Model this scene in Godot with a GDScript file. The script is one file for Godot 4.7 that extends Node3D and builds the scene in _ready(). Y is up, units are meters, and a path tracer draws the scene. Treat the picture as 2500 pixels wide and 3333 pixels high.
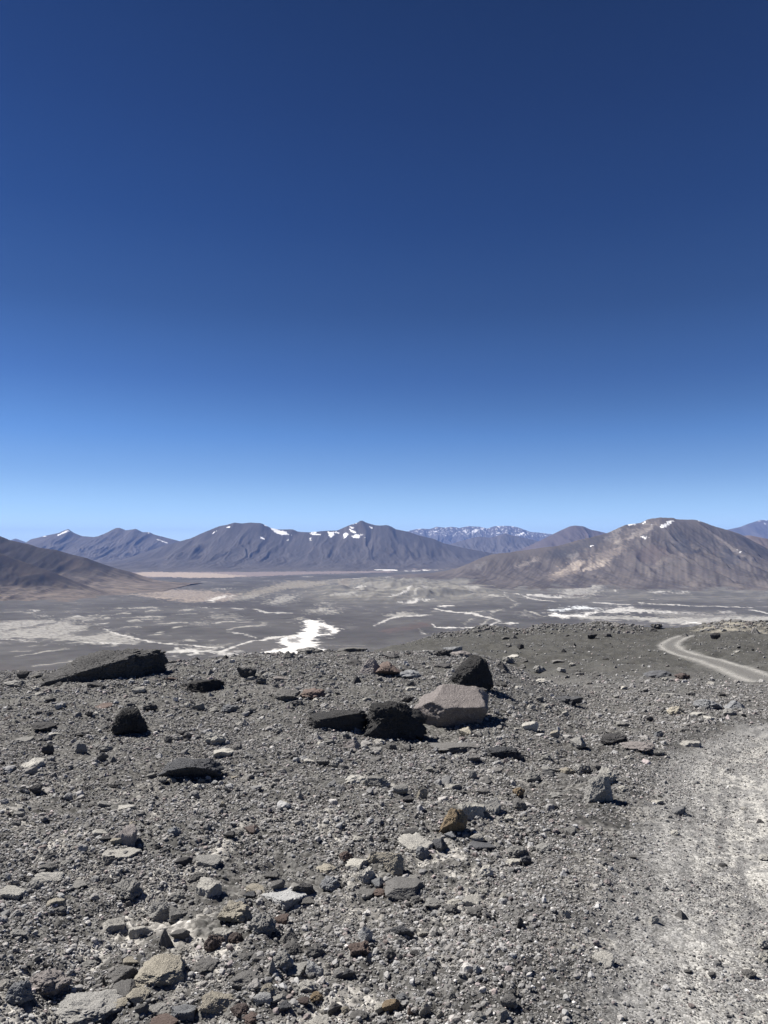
extends Node3D
# A volcanic desert slope at altitude, looking out over a salt-streaked basin to snow-flecked volcanoes.
# x is right, -z is forward, the eye is at the origin; s = -z is the distance forward.

const F := 2503.0            # focal length in pixels of the 2500 x 3333 photograph
const CX := 1250.0
const CY := 1666.5
const PITCH := 0.0445        # the camera looks up by this much
const EYE := 1.6
const PLAIN := -600.0        # height of the basin floor below the eye

var fn_low: FastNoiseLite
var fn_mid: FastNoiseLite
var fn_fine: FastNoiseLite
var fn_cell: FastNoiseLite
var fn_big: FastNoiseLite
var fn_ridge: FastNoiseLite
var fn_warp: FastNoiseLite
var r_lut: PackedFloat32Array
var nt_lut: PackedFloat32Array
var ct_lut: PackedFloat32Array
var road: PackedVector2Array
var names := {}
var rng := RandomNumberGenerator.new()
var mats := {}
var unit := {}


func _ready() -> void:
	rng.seed = 4711
	# ---------------------------------------------------------------- camera, sky, sun, exposure
	var cam := Camera3D.new()
	cam.name = "camera"
	cam.fov = 67.31
	cam.near = 0.05
	cam.far = 200000.0
	cam.rotation = Vector3(PITCH, 0, 0)
	add_child(cam)
	cam.current = true

	var sun := DirectionalLight3D.new()
	sun.name = "sun"
	var az := deg_to_rad(-64.0)
	var el := deg_to_rad(50.0)
	var towards := Vector3(sin(az) * cos(el), sin(el), -cos(az) * cos(el))
	add_child(sun)
	sun.look_at_from_position(towards * 10.0, Vector3.ZERO, Vector3.UP)
	sun.light_energy = 1.6
	sun.light_color = Color(1.0, 0.975, 0.94)
	sun.light_angular_distance = 0.53
	sun.shadow_enabled = true

	var env := Environment.new()
	env.background_mode = Environment.BG_SKY
	var sky := Sky.new()
	sky.sky_material = make_sky(az)
	env.sky = sky
	env.background_energy_multiplier = 0.52
	env.tonemap_mode = Environment.TONE_MAPPER_LINEAR
	env.tonemap_exposure = 1.95
	env.fog_enabled = true
	env.fog_density = 0.000012
	env.fog_light_color = Color(0.54, 0.69, 1.0)
	env.sdfgi_enabled = true
	env.ssao_enabled = true
	env.ssil_enabled = true
	var we := WorldEnvironment.new()
	we.name = "world_environment"
	we.environment = env
	add_child(we)

	make_noises()
	make_profiles()
	make_materials()
	# ---------------------------------------------------------------- the land
	make_basin()
	make_mountains()
	make_ground()
	make_gravel()
	# ---------------------------------------------------------------- the boulders and stones
	make_boulders()
	make_stones()


# ==================================================================== sky
func make_sky(sun_az: float) -> PanoramaSkyMaterial:
	var w := 512
	var h := 256
	var im := Image.create(w, h, false, Image.FORMAT_RGBAF)
	# colour against height above the horizon, in degrees (as seen: sRGB)
	var stops := [
		[-90.0, Color8(120, 122, 128)], [-1.0, Color8(135, 150, 175)], [0.0, Color8(206, 234, 250)], [2.5, Color8(166, 207, 243)],
		[5.0, Color8(132, 178, 232)], [8.0, Color8(104, 157, 228)], [12.0, Color8(77, 124, 198)], [17.0, Color8(58, 98, 164)],
		[23.0, Color8(43, 81, 147)], [30.0, Color8(36, 69, 130)], [37.0, Color8(31, 61, 116)], [60.0, Color8(27, 50, 95)], [90.0, Color8(25, 46, 90)]]
	for y in h:
		var e := 90.0 - (y + 0.5) / h * 180.0
		var c := Color()
		for k in stops.size() - 1:
			if e >= stops[k][0] and e <= stops[k + 1][0]:
				var f: float = (e - stops[k][0]) / (stops[k + 1][0] - stops[k][0])
				c = (stops[k][1] as Color).srgb_to_linear().lerp((stops[k + 1][1] as Color).srgb_to_linear(), f)
		for x in w:
			var a := (x + 0.5) / w * TAU   # the first column is straight ahead (-z), and they run to the right
			var g := 0.6 + 0.44 * pow(maxf(0.0, cos(a - sun_az)), 2.0)   # deep blue away from the sun
			if e < 0.0:
				g = 1.0
			else:
				g = lerpf(0.97 + (g - 0.97) * 0.12, g, clampf(e / 10.0, 0.0, 1.0))
			# the brightest air lies along the horizon
			var low := 1.0 + 0.8 * exp(-absf(e) / 3.5) if e > -1.0 else 1.0
			im.set_pixel(x, y, Color(c.r * g * low, c.g * g * low, c.b * g * low, 1.0))
	var m := PanoramaSkyMaterial.new()
	m.panorama = ImageTexture.create_from_image(im)
	return m


# ==================================================================== helpers
func noise(seed_: int, freq: float, oct: int, kind := FastNoiseLite.TYPE_SIMPLEX, fractal := FastNoiseLite.FRACTAL_FBM) -> FastNoiseLite:
	var n := FastNoiseLite.new()
	n.seed = seed_
	n.noise_type = kind
	n.frequency = freq
	n.fractal_type = fractal
	n.fractal_octaves = oct
	return n


func make_noises() -> void:
	fn_low = noise(3, 1.0, 3)
	fn_mid = noise(7, 1.0, 3)
	fn_fine = noise(11, 1.0, 2)
	fn_big = noise(17, 1.0, 4)
	fn_warp = noise(23, 1.0, 3)
	fn_ridge = noise(29, 1.0, 4, FastNoiseLite.TYPE_SIMPLEX, FastNoiseLite.FRACTAL_RIDGED)
	fn_cell = noise(31, 1.0, 1, FastNoiseLite.TYPE_CELLULAR, FastNoiseLite.FRACTAL_NONE)
	fn_cell.cellular_return_type = FastNoiseLite.RETURN_DISTANCE


func numbered(called: String) -> String:
	if not names.has(called):
		names[called] = 0
		return called
	names[called] += 1
	return "%s_%03d" % [called, names[called]]


func tag(o: Node, label: String, category := "", group := "", kind := "") -> void:
	o.set_meta("label", label)
	if category:
		o.set_meta("category", category)
	if group:
		o.set_meta("group", group)
	if kind:
		o.set_meta("kind", kind)


func put(mesh: Mesh, called: String, m: Material, parent: Node = null) -> MeshInstance3D:
	var o := MeshInstance3D.new()
	o.name = numbered(called) if parent == null else called
	o.mesh = mesh
	if m:
		o.material_override = m
	if parent == null:
		add_child(o)
	else:
		parent.add_child(o, true)
	return o


func table(points: Array, lo: float, hi: float, n: int, blur: int) -> PackedFloat32Array:
	var a := PackedFloat32Array()
	a.resize(n)
	var k := 0
	for i in n:
		var x := lo + (hi - lo) * i / (n - 1)
		while k < points.size() - 2 and x > points[k + 1][0]:
			k += 1
		var f: float = clampf((x - points[k][0]) / (points[k + 1][0] - points[k][0]), 0.0, 1.0)
		a[i] = lerpf(points[k][1], points[k + 1][1], f)
	for pass_ in 2:
		var b := a.duplicate()
		for i in n:
			var t := 0.0
			var c := 0
			for j in range(maxi(0, i - blur), mini(n, i + blur + 1)):
				t += b[j]
				c += 1
			a[i] = t / c
	return a


func look(a: PackedFloat32Array, lo: float, hi: float, x: float) -> float:
	var f := clampf((x - lo) / (hi - lo), 0.0, 1.0) * (a.size() - 1)
	var i := mini(int(f), a.size() - 2)
	return lerpf(a[i], a[i + 1], f - i)


# the direction of a pixel: how far right (x) and how far down (y) per metre forward
func ray(px: float, py: float) -> Vector2:
	var c := cos(PITCH)
	var s := sin(PITCH)
	var yy := (CY - py) / F
	var z := c - yy * s
	return Vector2((px - CX) / F / z, -(yy * c + s) / z)


# ==================================================================== the near slope
func make_profiles() -> void:
	# how far the slope has dropped below the feet, against distance, looking right
	r_lut = table([[0.0, 0.0], [5.0, 0.25], [8.0, 0.45], [12.0, 0.95], [20.0, 2.05], [32.0, 4.0], [45.0, 5.6], [58.0, 7.0], [85.0, 9.4], [130.0, 13.8], [180.0, 18.0], [240.0, 22.8], [400.0, 45.0]], 0.0, 400.0, 801, 5)
	# the near crest (about 16 m away): drop per metre against bearing
	var near := []
	for p in [[-800, 2210], [0, 2194], [135, 2196], [330, 2185], [520, 2158], [640, 2152], [740, 2143], [850, 2132], [940, 2130], [1060, 2126], [1150, 2126], [1260, 2127], [1330, 2129], [1420, 2124], [1600, 2130], [3200, 2150]]:
		var r := ray(p[0], p[1])
		near.append([r.x, r.y])
	nt_lut = table(near, -0.9, 0.9, 361, 2)
	# the far crest (about 165 m away)
	var far_ := []
	for p in [[-800, 3300], [600, 2900], [900, 2420], [1100, 2200], [1250, 2114], [1356, 2087], [1421, 2063], [1510, 2052], [1587, 2040], [1664, 2046], [1702, 2054], [1748, 2037], [1860, 2033], [1960, 2026], [2060, 2038], [2120, 2047], [2200, 2047], [2260, 2043], [2310, 2033], [2400, 2019], [2460, 2029], [2500, 2027], [2700, 2022], [3400, 2030]]:
		var r := ray(p[0], p[1])
		far_.append([r.x, r.y])
	ct_lut = table(far_, -0.9, 0.9, 721, 2)
	# the dust track: beside the viewer, out of the frame on the right, and back across the far slope
	road = PackedVector2Array()
	for p in [[1.8, -2.0], [1.95, 1.2], [2.25, 2.6], [2.85, 4.2], [4.05, 6.9], [5.75, 8.95], [7.4, 10.4], [10.5, 13.5], [13.6, 18.0], [15.6, 25.0]]:
		road.append(Vector2(p[0], p[1]))
	for p in [[2500, 2215], [2400, 2178], [2310, 2148], [2230, 2130], [2190, 2114], [2177, 2101], [2185, 2090], [2207, 2078], [2235, 2068]]:
		var g := at(p[0], p[1], false)
		road.append(Vector2(g.x, -g.z))


func soft(v: float, r: float) -> float:
	return 0.5 * (v + sqrt(v * v + r * r))


func base_y(x: float, s: float) -> float:
	if s < 1.0:
		return -EYE - 0.05 * maxf(s, -3.0)
	var u := x / s
	var d := 0.0
	var kf := smoothstep(17.0, 42.0, s)
	if kf < 1.0:
		var nt := look(nt_lut, -0.9, 0.9, u)
		var dn := EYE + 0.05 * s
		if s <= 16.0:
			dn = lerpf(dn, nt * s, smoothstep(8.0, 16.0, s))
		else:
			dn = nt * 16.0 + (s - 16.0) * 0.14 + (s - 16.0) * (s - 16.0) * 0.02
		var wr := smoothstep(0.1, 0.27, u)
		d = lerpf(dn, EYE + look(r_lut, 0.0, 400.0, s), wr)
	if kf > 0.0:
		var df := EYE + look(r_lut, 0.0, 400.0, s)
		if s > 95.0:
			var ct := look(ct_lut, -0.9, 0.9, u)
			if s <= 165.0:
				df = lerpf(df, ct * s, smoothstep(95.0, 165.0, s))
			else:
				df = ct * 165.0 + (s - 165.0) * 0.2 + (s - 165.0) * (s - 165.0) * 0.0012
		var x0 := (s - 75.0) * 0.09 - 2.0
		df += 0.45 * soft(x0 - x, 4.0)
		d = lerpf(d, df, kf)
	return -d


# distance from the middle of the track, less than 99 only near it
func road_d(x: float, s: float) -> float:
	if s < 30.0 and x < 0.0:
		return 99.0
	if s > 30.0 and x < 8.0:
		return 99.0
	var best := 99.0
	var p := Vector2(x, s)
	for i in road.size() - 1:
		var a := road[i]
		var b := road[i + 1]
		if (s < a.y - 6.0 and s < b.y - 6.0) or (s > a.y + 6.0 and s > b.y + 6.0):
			continue
		var ab := b - a
		var t := clampf((p - a).dot(ab) / ab.length_squared(), 0.0, 1.0)
		var q := p - (a + ab * t)
		var dd := q.length()
		if dd < absf(best):
			best = dd * (1.0 if ab.cross(q) < 0.0 else -1.0)   # positive to the right of the way ahead
	return best


func ground_y(x: float, s: float) -> float:
	var y := base_y(x, s)
	var r := absf(road_d(x, s))
	var rough := smoothstep(1.0, 2.2, r)
	var far_ := smoothstep(14.0, 60.0, s)
	y += fn_low.get_noise_2d(x * 0.35, s * 0.35) * lerpf(0.075, 0.05, far_) * lerpf(0.3, 1.0, rough)
	if far_ > 0.0:
		y += fn_mid.get_noise_2d(x * 0.07, s * 0.07) * 0.5 * far_ * rough
		y += fn_mid.get_noise_2d(x * 0.5, s * 0.5) * 0.12 * far_ * rough
	if s < 24.0:
		y += fn_mid.get_noise_2d(x * 2.6, s * 2.6) * 0.024 * lerpf(0.35, 1.0, rough)
	if s < 12.0:
		y += fn_fine.get_noise_2d(x * 11.0, s * 11.0) * 0.011 * lerpf(0.45, 1.0, rough)
	if s < 7.0:
		y += (0.5 - fn_cell.get_noise_2d(x * 38.0, s * 38.0)) * 0.006 * lerpf(0.35, 1.0, rough)
	if r < 2.6 and s < 30.0:
		# wheel ruts pressed in, gravel pushed up along the verge
		y -= 0.045 * exp(-pow((r - 0.8) / 0.3, 2.0))
		y += 0.05 * exp(-pow((r - 1.75) / 0.3, 2.0))
	return y


func at(px: float, py: float, fine := true) -> Vector3:
	var r := ray(px, py)
	var s := 1.5
	var last := 1.2
	while s < 330.0:
		var y := ground_y(r.x * s, s) if fine else base_y(r.x * s, s)
		if -r.y * s <= y:
			break
		last = s
		s *= 1.012
	for i in 9:
		var m := 0.5 * (s + last)
		var y := ground_y(r.x * m, m) if fine else base_y(r.x * m, m)
		if -r.y * m <= y:
			s = m
		else:
			last = m
	return Vector3(r.x * s, ground_y(r.x * s, s) if fine else base_y(r.x * s, s), -s)


func ground_color(x: float, s: float) -> Color:
	var n1 := fn_big.get_noise_2d(x * 0.45 + 40.0, s * 0.45)
	var n2 := fn_warp.get_noise_2d(x * 3.0, s * 3.0 + 9.0)
	var v := 0.165 + 0.03 * n1 + 0.026 * n2
	var c := Color(v * 1.01, v, v * 0.965)
	if s < 8.0:
		# white ash and salt between the stones
		var k := smoothstep(0.12, 0.42, fn_big.get_noise_2d(x * 1.3 + 7.0, s * 1.3) + 0.35 * n2) * (1.0 - smoothstep(3.5, 8.0, s))
		c = c.lerp(Color(0.55, 0.535, 0.5), k * 0.75)
		var e := Vector2((x + 0.45) / 0.13, (s - 4.1) / 0.16).length() + 0.7 * n2
		c = c.lerp(Color(0.85, 0.84, 0.82), 1.0 - smoothstep(0.5, 1.0, e))
	if s > 25.0:
		var k := smoothstep(25.0, 60.0, s)
		c = c.lerp(Color(0.11, 0.11, 0.104) * (1.0 + 0.25 * n1), k)
	var rd := road_d(x, s)
	var r := absf(rd)
	if r < 4.0:
		var w := fn_warp.get_noise_2d(x * 1.7 + 3.0, s * 1.7)
		var w2 := fn_fine.get_noise_2d(x * 9.0, s * 9.0)
		if s < 20.0:
			var k := 1.0 - smoothstep(1.25, 1.7, r + 0.2 * w + 0.12 * w2)
			# tyre marks drawn out along the way, gravel swept into lines between them
			var tyre := 0.7 * fn_big.get_noise_2d(rd * 7.0, (x * 0.55 + s) * 0.4) + 0.5 * fn_mid.get_noise_2d(x * 6.0, s * 6.0)
			var grey := 0.32 + 0.12 * tyre + 0.04 * w + 0.05 * w2
			c = c.lerp(Color(grey, grey, grey * 0.985), k)
			var rut := (exp(-pow((rd + 0.85) / 0.34, 2.0)) + exp(-pow((rd - 0.55) / 0.6, 2.0))) * smoothstep(-0.35, 0.5, 0.5 * w + 0.5 * w2 + 1.1 * tyre)
			c = c.lerp(Color(0.55, 0.543, 0.51), clampf(rut * 0.85, 0.0, 1.0) * k)
			# dark gravel swept up along the verge
			c = c.lerp(Color(0.1, 0.1, 0.1), 0.6 * exp(-pow((rd + 1.85) / 0.35, 2.0)))
		else:
			var k := 1.0 - smoothstep(0.95, 1.7, r + 0.4 * w)
			c = c.lerp(Color(0.2, 0.198, 0.19), k)
			var rut := exp(-pow((r - 0.88) / 0.32, 2.0)) * (0.8 + 0.5 * w)
			c = c.lerp(Color(0.44, 0.433, 0.41), clampf(rut, 0.0, 1.0))
	if s > 115.0 and s < 172.0:
		# the bleached patch beyond the bend of the track
		var e := Vector2((x / s - 0.455) / 0.06, (s - 144.0) / 22.0).length() + 0.5 * fn_warp.get_noise_2d(x * 0.25, s * 0.12)
		c = c.lerp(Color(0.42, 0.395, 0.335), 0.85 * (1.0 - smoothstep(0.55, 1.0, e)))
	return c


func grid_mesh(xs: PackedVector3Array, cols: int, rows: int, colors: PackedColorArray, flip := false) -> ArrayMesh:
	var nrm := PackedVector3Array()
	nrm.resize(xs.size())
	for j in rows:
		var j0 := maxi(j - 1, 0) * cols
		var j1 := mini(j + 1, rows - 1) * cols
		for i in cols:
			var a := xs[j * cols + mini(i + 1, cols - 1)] - xs[j * cols + maxi(i - 1, 0)]
			var b := xs[j1 + i] - xs[j0 + i]
			var n := a.cross(b)
			if n.y < 0.0:
				n = -n
			nrm[j * cols + i] = n.normalized()
	var idx := PackedInt32Array()
	idx.resize((rows - 1) * (cols - 1) * 6)
	var k := 0
	for j in rows - 1:
		for i in cols - 1:
			var p := j * cols + i
			var q := p + cols
			if flip:
				idx[k] = p; idx[k + 1] = p + 1; idx[k + 2] = q
				idx[k + 3] = p + 1; idx[k + 4] = q + 1; idx[k + 5] = q
			else:
				idx[k] = p; idx[k + 1] = q; idx[k + 2] = p + 1
				idx[k + 3] = p + 1; idx[k + 4] = q; idx[k + 5] = q + 1
			k += 6
	var arr := []
	arr.resize(Mesh.ARRAY_MAX)
	arr[Mesh.ARRAY_VERTEX] = xs
	arr[Mesh.ARRAY_NORMAL] = nrm
	arr[Mesh.ARRAY_COLOR] = colors
	arr[Mesh.ARRAY_INDEX] = idx
	var m := ArrayMesh.new()
	m.add_surface_from_arrays(Mesh.PRIMITIVE_TRIANGLES, arr)
	return m


func make_ground() -> void:
	# columns by bearing (finer ahead), rows by distance (about a pixel each)
	var us := PackedFloat32Array()
	var u := -1.3
	while u < 1.3:
		us.append(u)
		u += 0.0019 if absf(u) < 0.56 else 0.012
	var ss := PackedFloat32Array()
	var s := 1.0
	while s < 420.0:
		ss.append(s)
		s += minf(maxf(s * s * 0.00085, 0.0035), 0.0125 * s) if s > 2.0 else 0.02
	for e in [460.0, 520.0, 600.0, 700.0, 850.0, 1050.0, 1300.0, 1600.0]:
		ss.append(e)
	var cols := us.size()
	var rows := ss.size()
	var vs := PackedVector3Array()
	var cs := PackedColorArray()
	vs.resize(cols * rows)
	cs.resize(cols * rows)
	var k := 0
	for j in rows:
		s = ss[j]
		for i in cols:
			var x := us[i] * s
			if s <= 420.0:
				vs[k] = Vector3(x, ground_y(x, s), -s)
				cs[k] = ground_color(x, s)
			else:
				var y0 := ground_y(us[i] * 420.0, 420.0)
				vs[k] = Vector3(x, lerpf(y0, PLAIN - 30.0, pow((s - 420.0) / 1180.0, 0.8)), -s)
				cs[k] = Color(0.105, 0.102, 0.096)
			k += 1
	var whole := grid_mesh(vs, cols, rows, cs)
	var arr := whole.surface_get_arrays(0)
	var idx: PackedInt32Array = arr[Mesh.ARRAY_INDEX]
	var nrm: PackedVector3Array = arr[Mesh.ARRAY_NORMAL]
	var way := PackedByteArray()
	way.resize(vs.size())
	for i in vs.size():
		var sv := -vs[i].z
		if sv < 190.0 and absf(road_d(vs[i].x, sv)) + 0.15 * fn_warp.get_noise_2d(vs[i].x * 2.0, sv * 2.0) < 1.55:
			way[i] = 1
	# the beaten track is a surface of its own, cut out of the slope
	var keep := PackedInt32Array()
	var tv := PackedVector3Array()
	var tn := PackedVector3Array()
	var tc := PackedColorArray()
	var ti := PackedInt32Array()
	var again := {}
	for f in range(0, idx.size(), 3):
		if way[idx[f]] and way[idx[f + 1]] and way[idx[f + 2]]:
			for e in 3:
				var v := idx[f + e]
				if not again.has(v):
					again[v] = tv.size()
					tv.append(vs[v])
					tn.append(nrm[v])
					tc.append(cs[v])
				ti.append(again[v])
		else:
			keep.append(idx[f]); keep.append(idx[f + 1]); keep.append(idx[f + 2])
	arr[Mesh.ARRAY_INDEX] = keep
	var gm := ArrayMesh.new()
	gm.add_surface_from_arrays(Mesh.PRIMITIVE_TRIANGLES, arr)
	var o := put(gm, "ground", mats.ground)
	tag(o, "dark grey gravel slope strewn with stones, falling away to the basin", "", "", "structure")
	var ta := []
	ta.resize(Mesh.ARRAY_MAX)
	ta[Mesh.ARRAY_VERTEX] = tv
	ta[Mesh.ARRAY_NORMAL] = tn
	ta[Mesh.ARRAY_COLOR] = tc
	ta[Mesh.ARRAY_INDEX] = ti
	var tm := ArrayMesh.new()
	tm.add_surface_from_arrays(Mesh.PRIMITIVE_TRIANGLES, ta)
	tag(put(tm, "track", mats.track), "pale dusty track beside the viewer that bends across the far slope", "", "", "structure")
	# the same slope behind the viewer and to the sides, coarser
	vs = PackedVector3Array()
	cs = PackedColorArray()
	for j in 41:
		for i in 61:
			var x := -75.0 + 2.5 * i
			var sb := 20.0 - 1.5 * j
			vs.append(Vector3(x, base_y(x, sb) - 0.16 - 0.05 * maxf(sb, 0.0), -sb))
			cs.append(Color(0.11, 0.107, 0.1))
	put(grid_mesh(vs, 61, 41, cs), "slope_behind", mats.ground, o)


# ==================================================================== the basin
const BU := 0.72
var b_cols := 820
var b_rows: PackedFloat32Array
var b_pale: PackedColorArray


func make_basin() -> void:
	b_rows = PackedFloat32Array()
	var t := 0.4
	while t > 0.19:
		b_rows.append(t)
		t -= 0.006
	while t > 0.0275:
		b_rows.append(t)
		t -= 0.00046
	while t > 0.0075:
		b_rows.append(t)
		t -= 0.0008
	var rows := b_rows.size()
	var vs := PackedVector3Array()
	vs.resize(rows * b_cols)
	b_pale = PackedColorArray()
	b_pale.resize(rows * b_cols)
	var k := 0
	for j in rows:
		var s := -PLAIN / b_rows[j]
		var km := s * 0.001
		var hilly := smoothstep(7.6, 9.2, km) * (1.0 - smoothstep(12.2, 14.5, km))
		for i in b_cols:
			var uu := -BU + 2.0 * BU * i / (b_cols - 1)
			var x := uu * s
			var hx := x * 0.001
			var hw := hilly * smoothstep(-0.14, -0.02, uu) * (1.0 - 0.65 * smoothstep(0.06, 0.2, uu))
			var y := PLAIN + 9.0 * fn_big.get_noise_2d(hx * 1.1, km * 1.1)
			if km < 8.0:
				y += 6.0 * fn_mid.get_noise_2d(hx * 2.2, km * 3.4)
			if hw > 0.0:
				y += hw * (34.0 + 85.0 * fn_low.get_noise_2d(hx * 0.62 + 5.0, km * 0.8) + 26.0 * fn_ridge.get_noise_2d(hx * 1.6, km * 1.2))
			vs[k] = Vector3(x, y, -s)
			var n := fn_big.get_noise_2d(hx * 0.7 + 31.0, km * 0.7)
			var n2 := fn_warp.get_noise_2d(hx * 3.1, km * 4.0)
			var v := 0.08 + 0.022 * n + 0.013 * n2
			var c := Color(v * 1.03, v, v * 0.97)
			# pale ash lenses drawn out across the slope
			var wx := fn_warp.get_noise_2d(hx * 0.8, km * 0.8) * 0.55
			var st := fn_ridge.get_noise_2d(hx * 0.42 + wx, km * 2.3 + wx * 1.6)
			var lens := smoothstep(0.52, 0.83, st + 0.25 * n2) * smoothstep(-0.25, 0.3, n + 0.25 * fn_mid.get_noise_2d(hx * 0.9 + 8.0, km * 0.9))
			lens *= 1.0 - smoothstep(13.0, 17.0, km)
			c = c.lerp(Color(0.235, 0.226, 0.21), lens * 0.75)
			if hw > 0.0:
				c = c.lerp(Color(0.155, 0.151, 0.136), hw * 0.75)
				var st2 := fn_mid.get_noise_2d(hx * 1.7 + wx * 2.0, km * 4.2 + 3.0)
				c = c.lerp(Color(0.215, 0.205, 0.178), hw * 0.85 * smoothstep(-0.05, 0.3, st2))
			b_pale[k] = c
			k += 1
	paint_basin()
	var o := put(grid_mesh(vs, b_cols, rows, b_pale), "basin_floor", mats.land)
	tag(o, "wide grey basin floor streaked with white salt and pale ash", "", "", "structure")


# a patch on the basin floor, given by its outline in the photograph and laid out on the ground
func patch(ox: float, oy: float, pts: Array, c: Color, share := 1.0, ragged := 0.5, rippled := 0.0) -> void:
	var poly := PackedVector2Array()
	var lo := Vector2(1e9, 1e9)
	var hi := Vector2(-1e9, -1e9)
	for p in pts:
		var r := ray(ox + p[0] * 0.3858, oy + p[1] * 0.3858)
		var s := -PLAIN / maxf(r.y, 0.008)
		poly.append(Vector2(r.x * s, s) * 0.001)
		lo = lo.min(r)
		hi = hi.max(r)
	lo -= Vector2(0.006, 0.0025)
	hi += Vector2(0.006, 0.0025)
	var i0 := maxi(0, int((lo.x + BU) / (2.0 * BU) * (b_cols - 1)))
	var i1 := mini(b_cols - 1, int((hi.x + BU) / (2.0 * BU) * (b_cols - 1)) + 1)
	for j in b_rows.size():
		var t := b_rows[j]
		if t < lo.y or t > hi.y:
			continue
		var s := -PLAIN / t * 0.001
		for i in range(i0, i1 + 1):
			var u := -BU + 2.0 * BU * i / (b_cols - 1)
			var q := Vector2(u * s, s)
			var w := Vector2(fn_mid.get_noise_2d(q.x * 9.0, q.y * 9.0), fn_mid.get_noise_2d(q.x * 9.0 + 50.0, q.y * 9.0)) * 0.018 * s * ragged
			w.y *= 3.0
			var inside := 0.0
			for grade in [0.4, 1.0, 1.9]:
				if Geometry2D.is_point_in_polygon(q + w * grade, poly):
					inside += 0.3334
			if inside > 0.0:
				var k := j * b_cols + i
				var f := share * inside * (1.0 + 0.2 * fn_fine.get_noise_2d(q.x * 30.0, q.y * 20.0))
				if rippled > 0.0:
					f *= 1.0 - rippled * smoothstep(0.1, 0.5, fn_ridge.get_noise_2d(q.x * 8.0 + q.y * 2.0, q.y * 7.0))
				b_pale[k] = b_pale[k].lerp(c, clampf(f, 0.0, 1.0))


# a streak of a given half-width along a line
func streak(ox: float, oy: float, pts: Array, half: float, c: Color, share := 1.0) -> void:
	var up := []
	var down := []
	var n := pts.size()
	for i in n:
		var a: Array = pts[maxi(i - 1, 0)]
		var b: Array = pts[mini(i + 1, n - 1)]
		var d := Vector2(b[0] - a[0], b[1] - a[1]).normalized()
		var w := half * (0.35 if i == 0 or i == n - 1 else 1.0)
		up.append([pts[i][0] - d.y * w, pts[i][1] + d.x * w])
		down.push_front([pts[i][0] + d.y * w, pts[i][1] - d.x * w])
	patch(ox, oy, up + down, c, share, 0.18)


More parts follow.
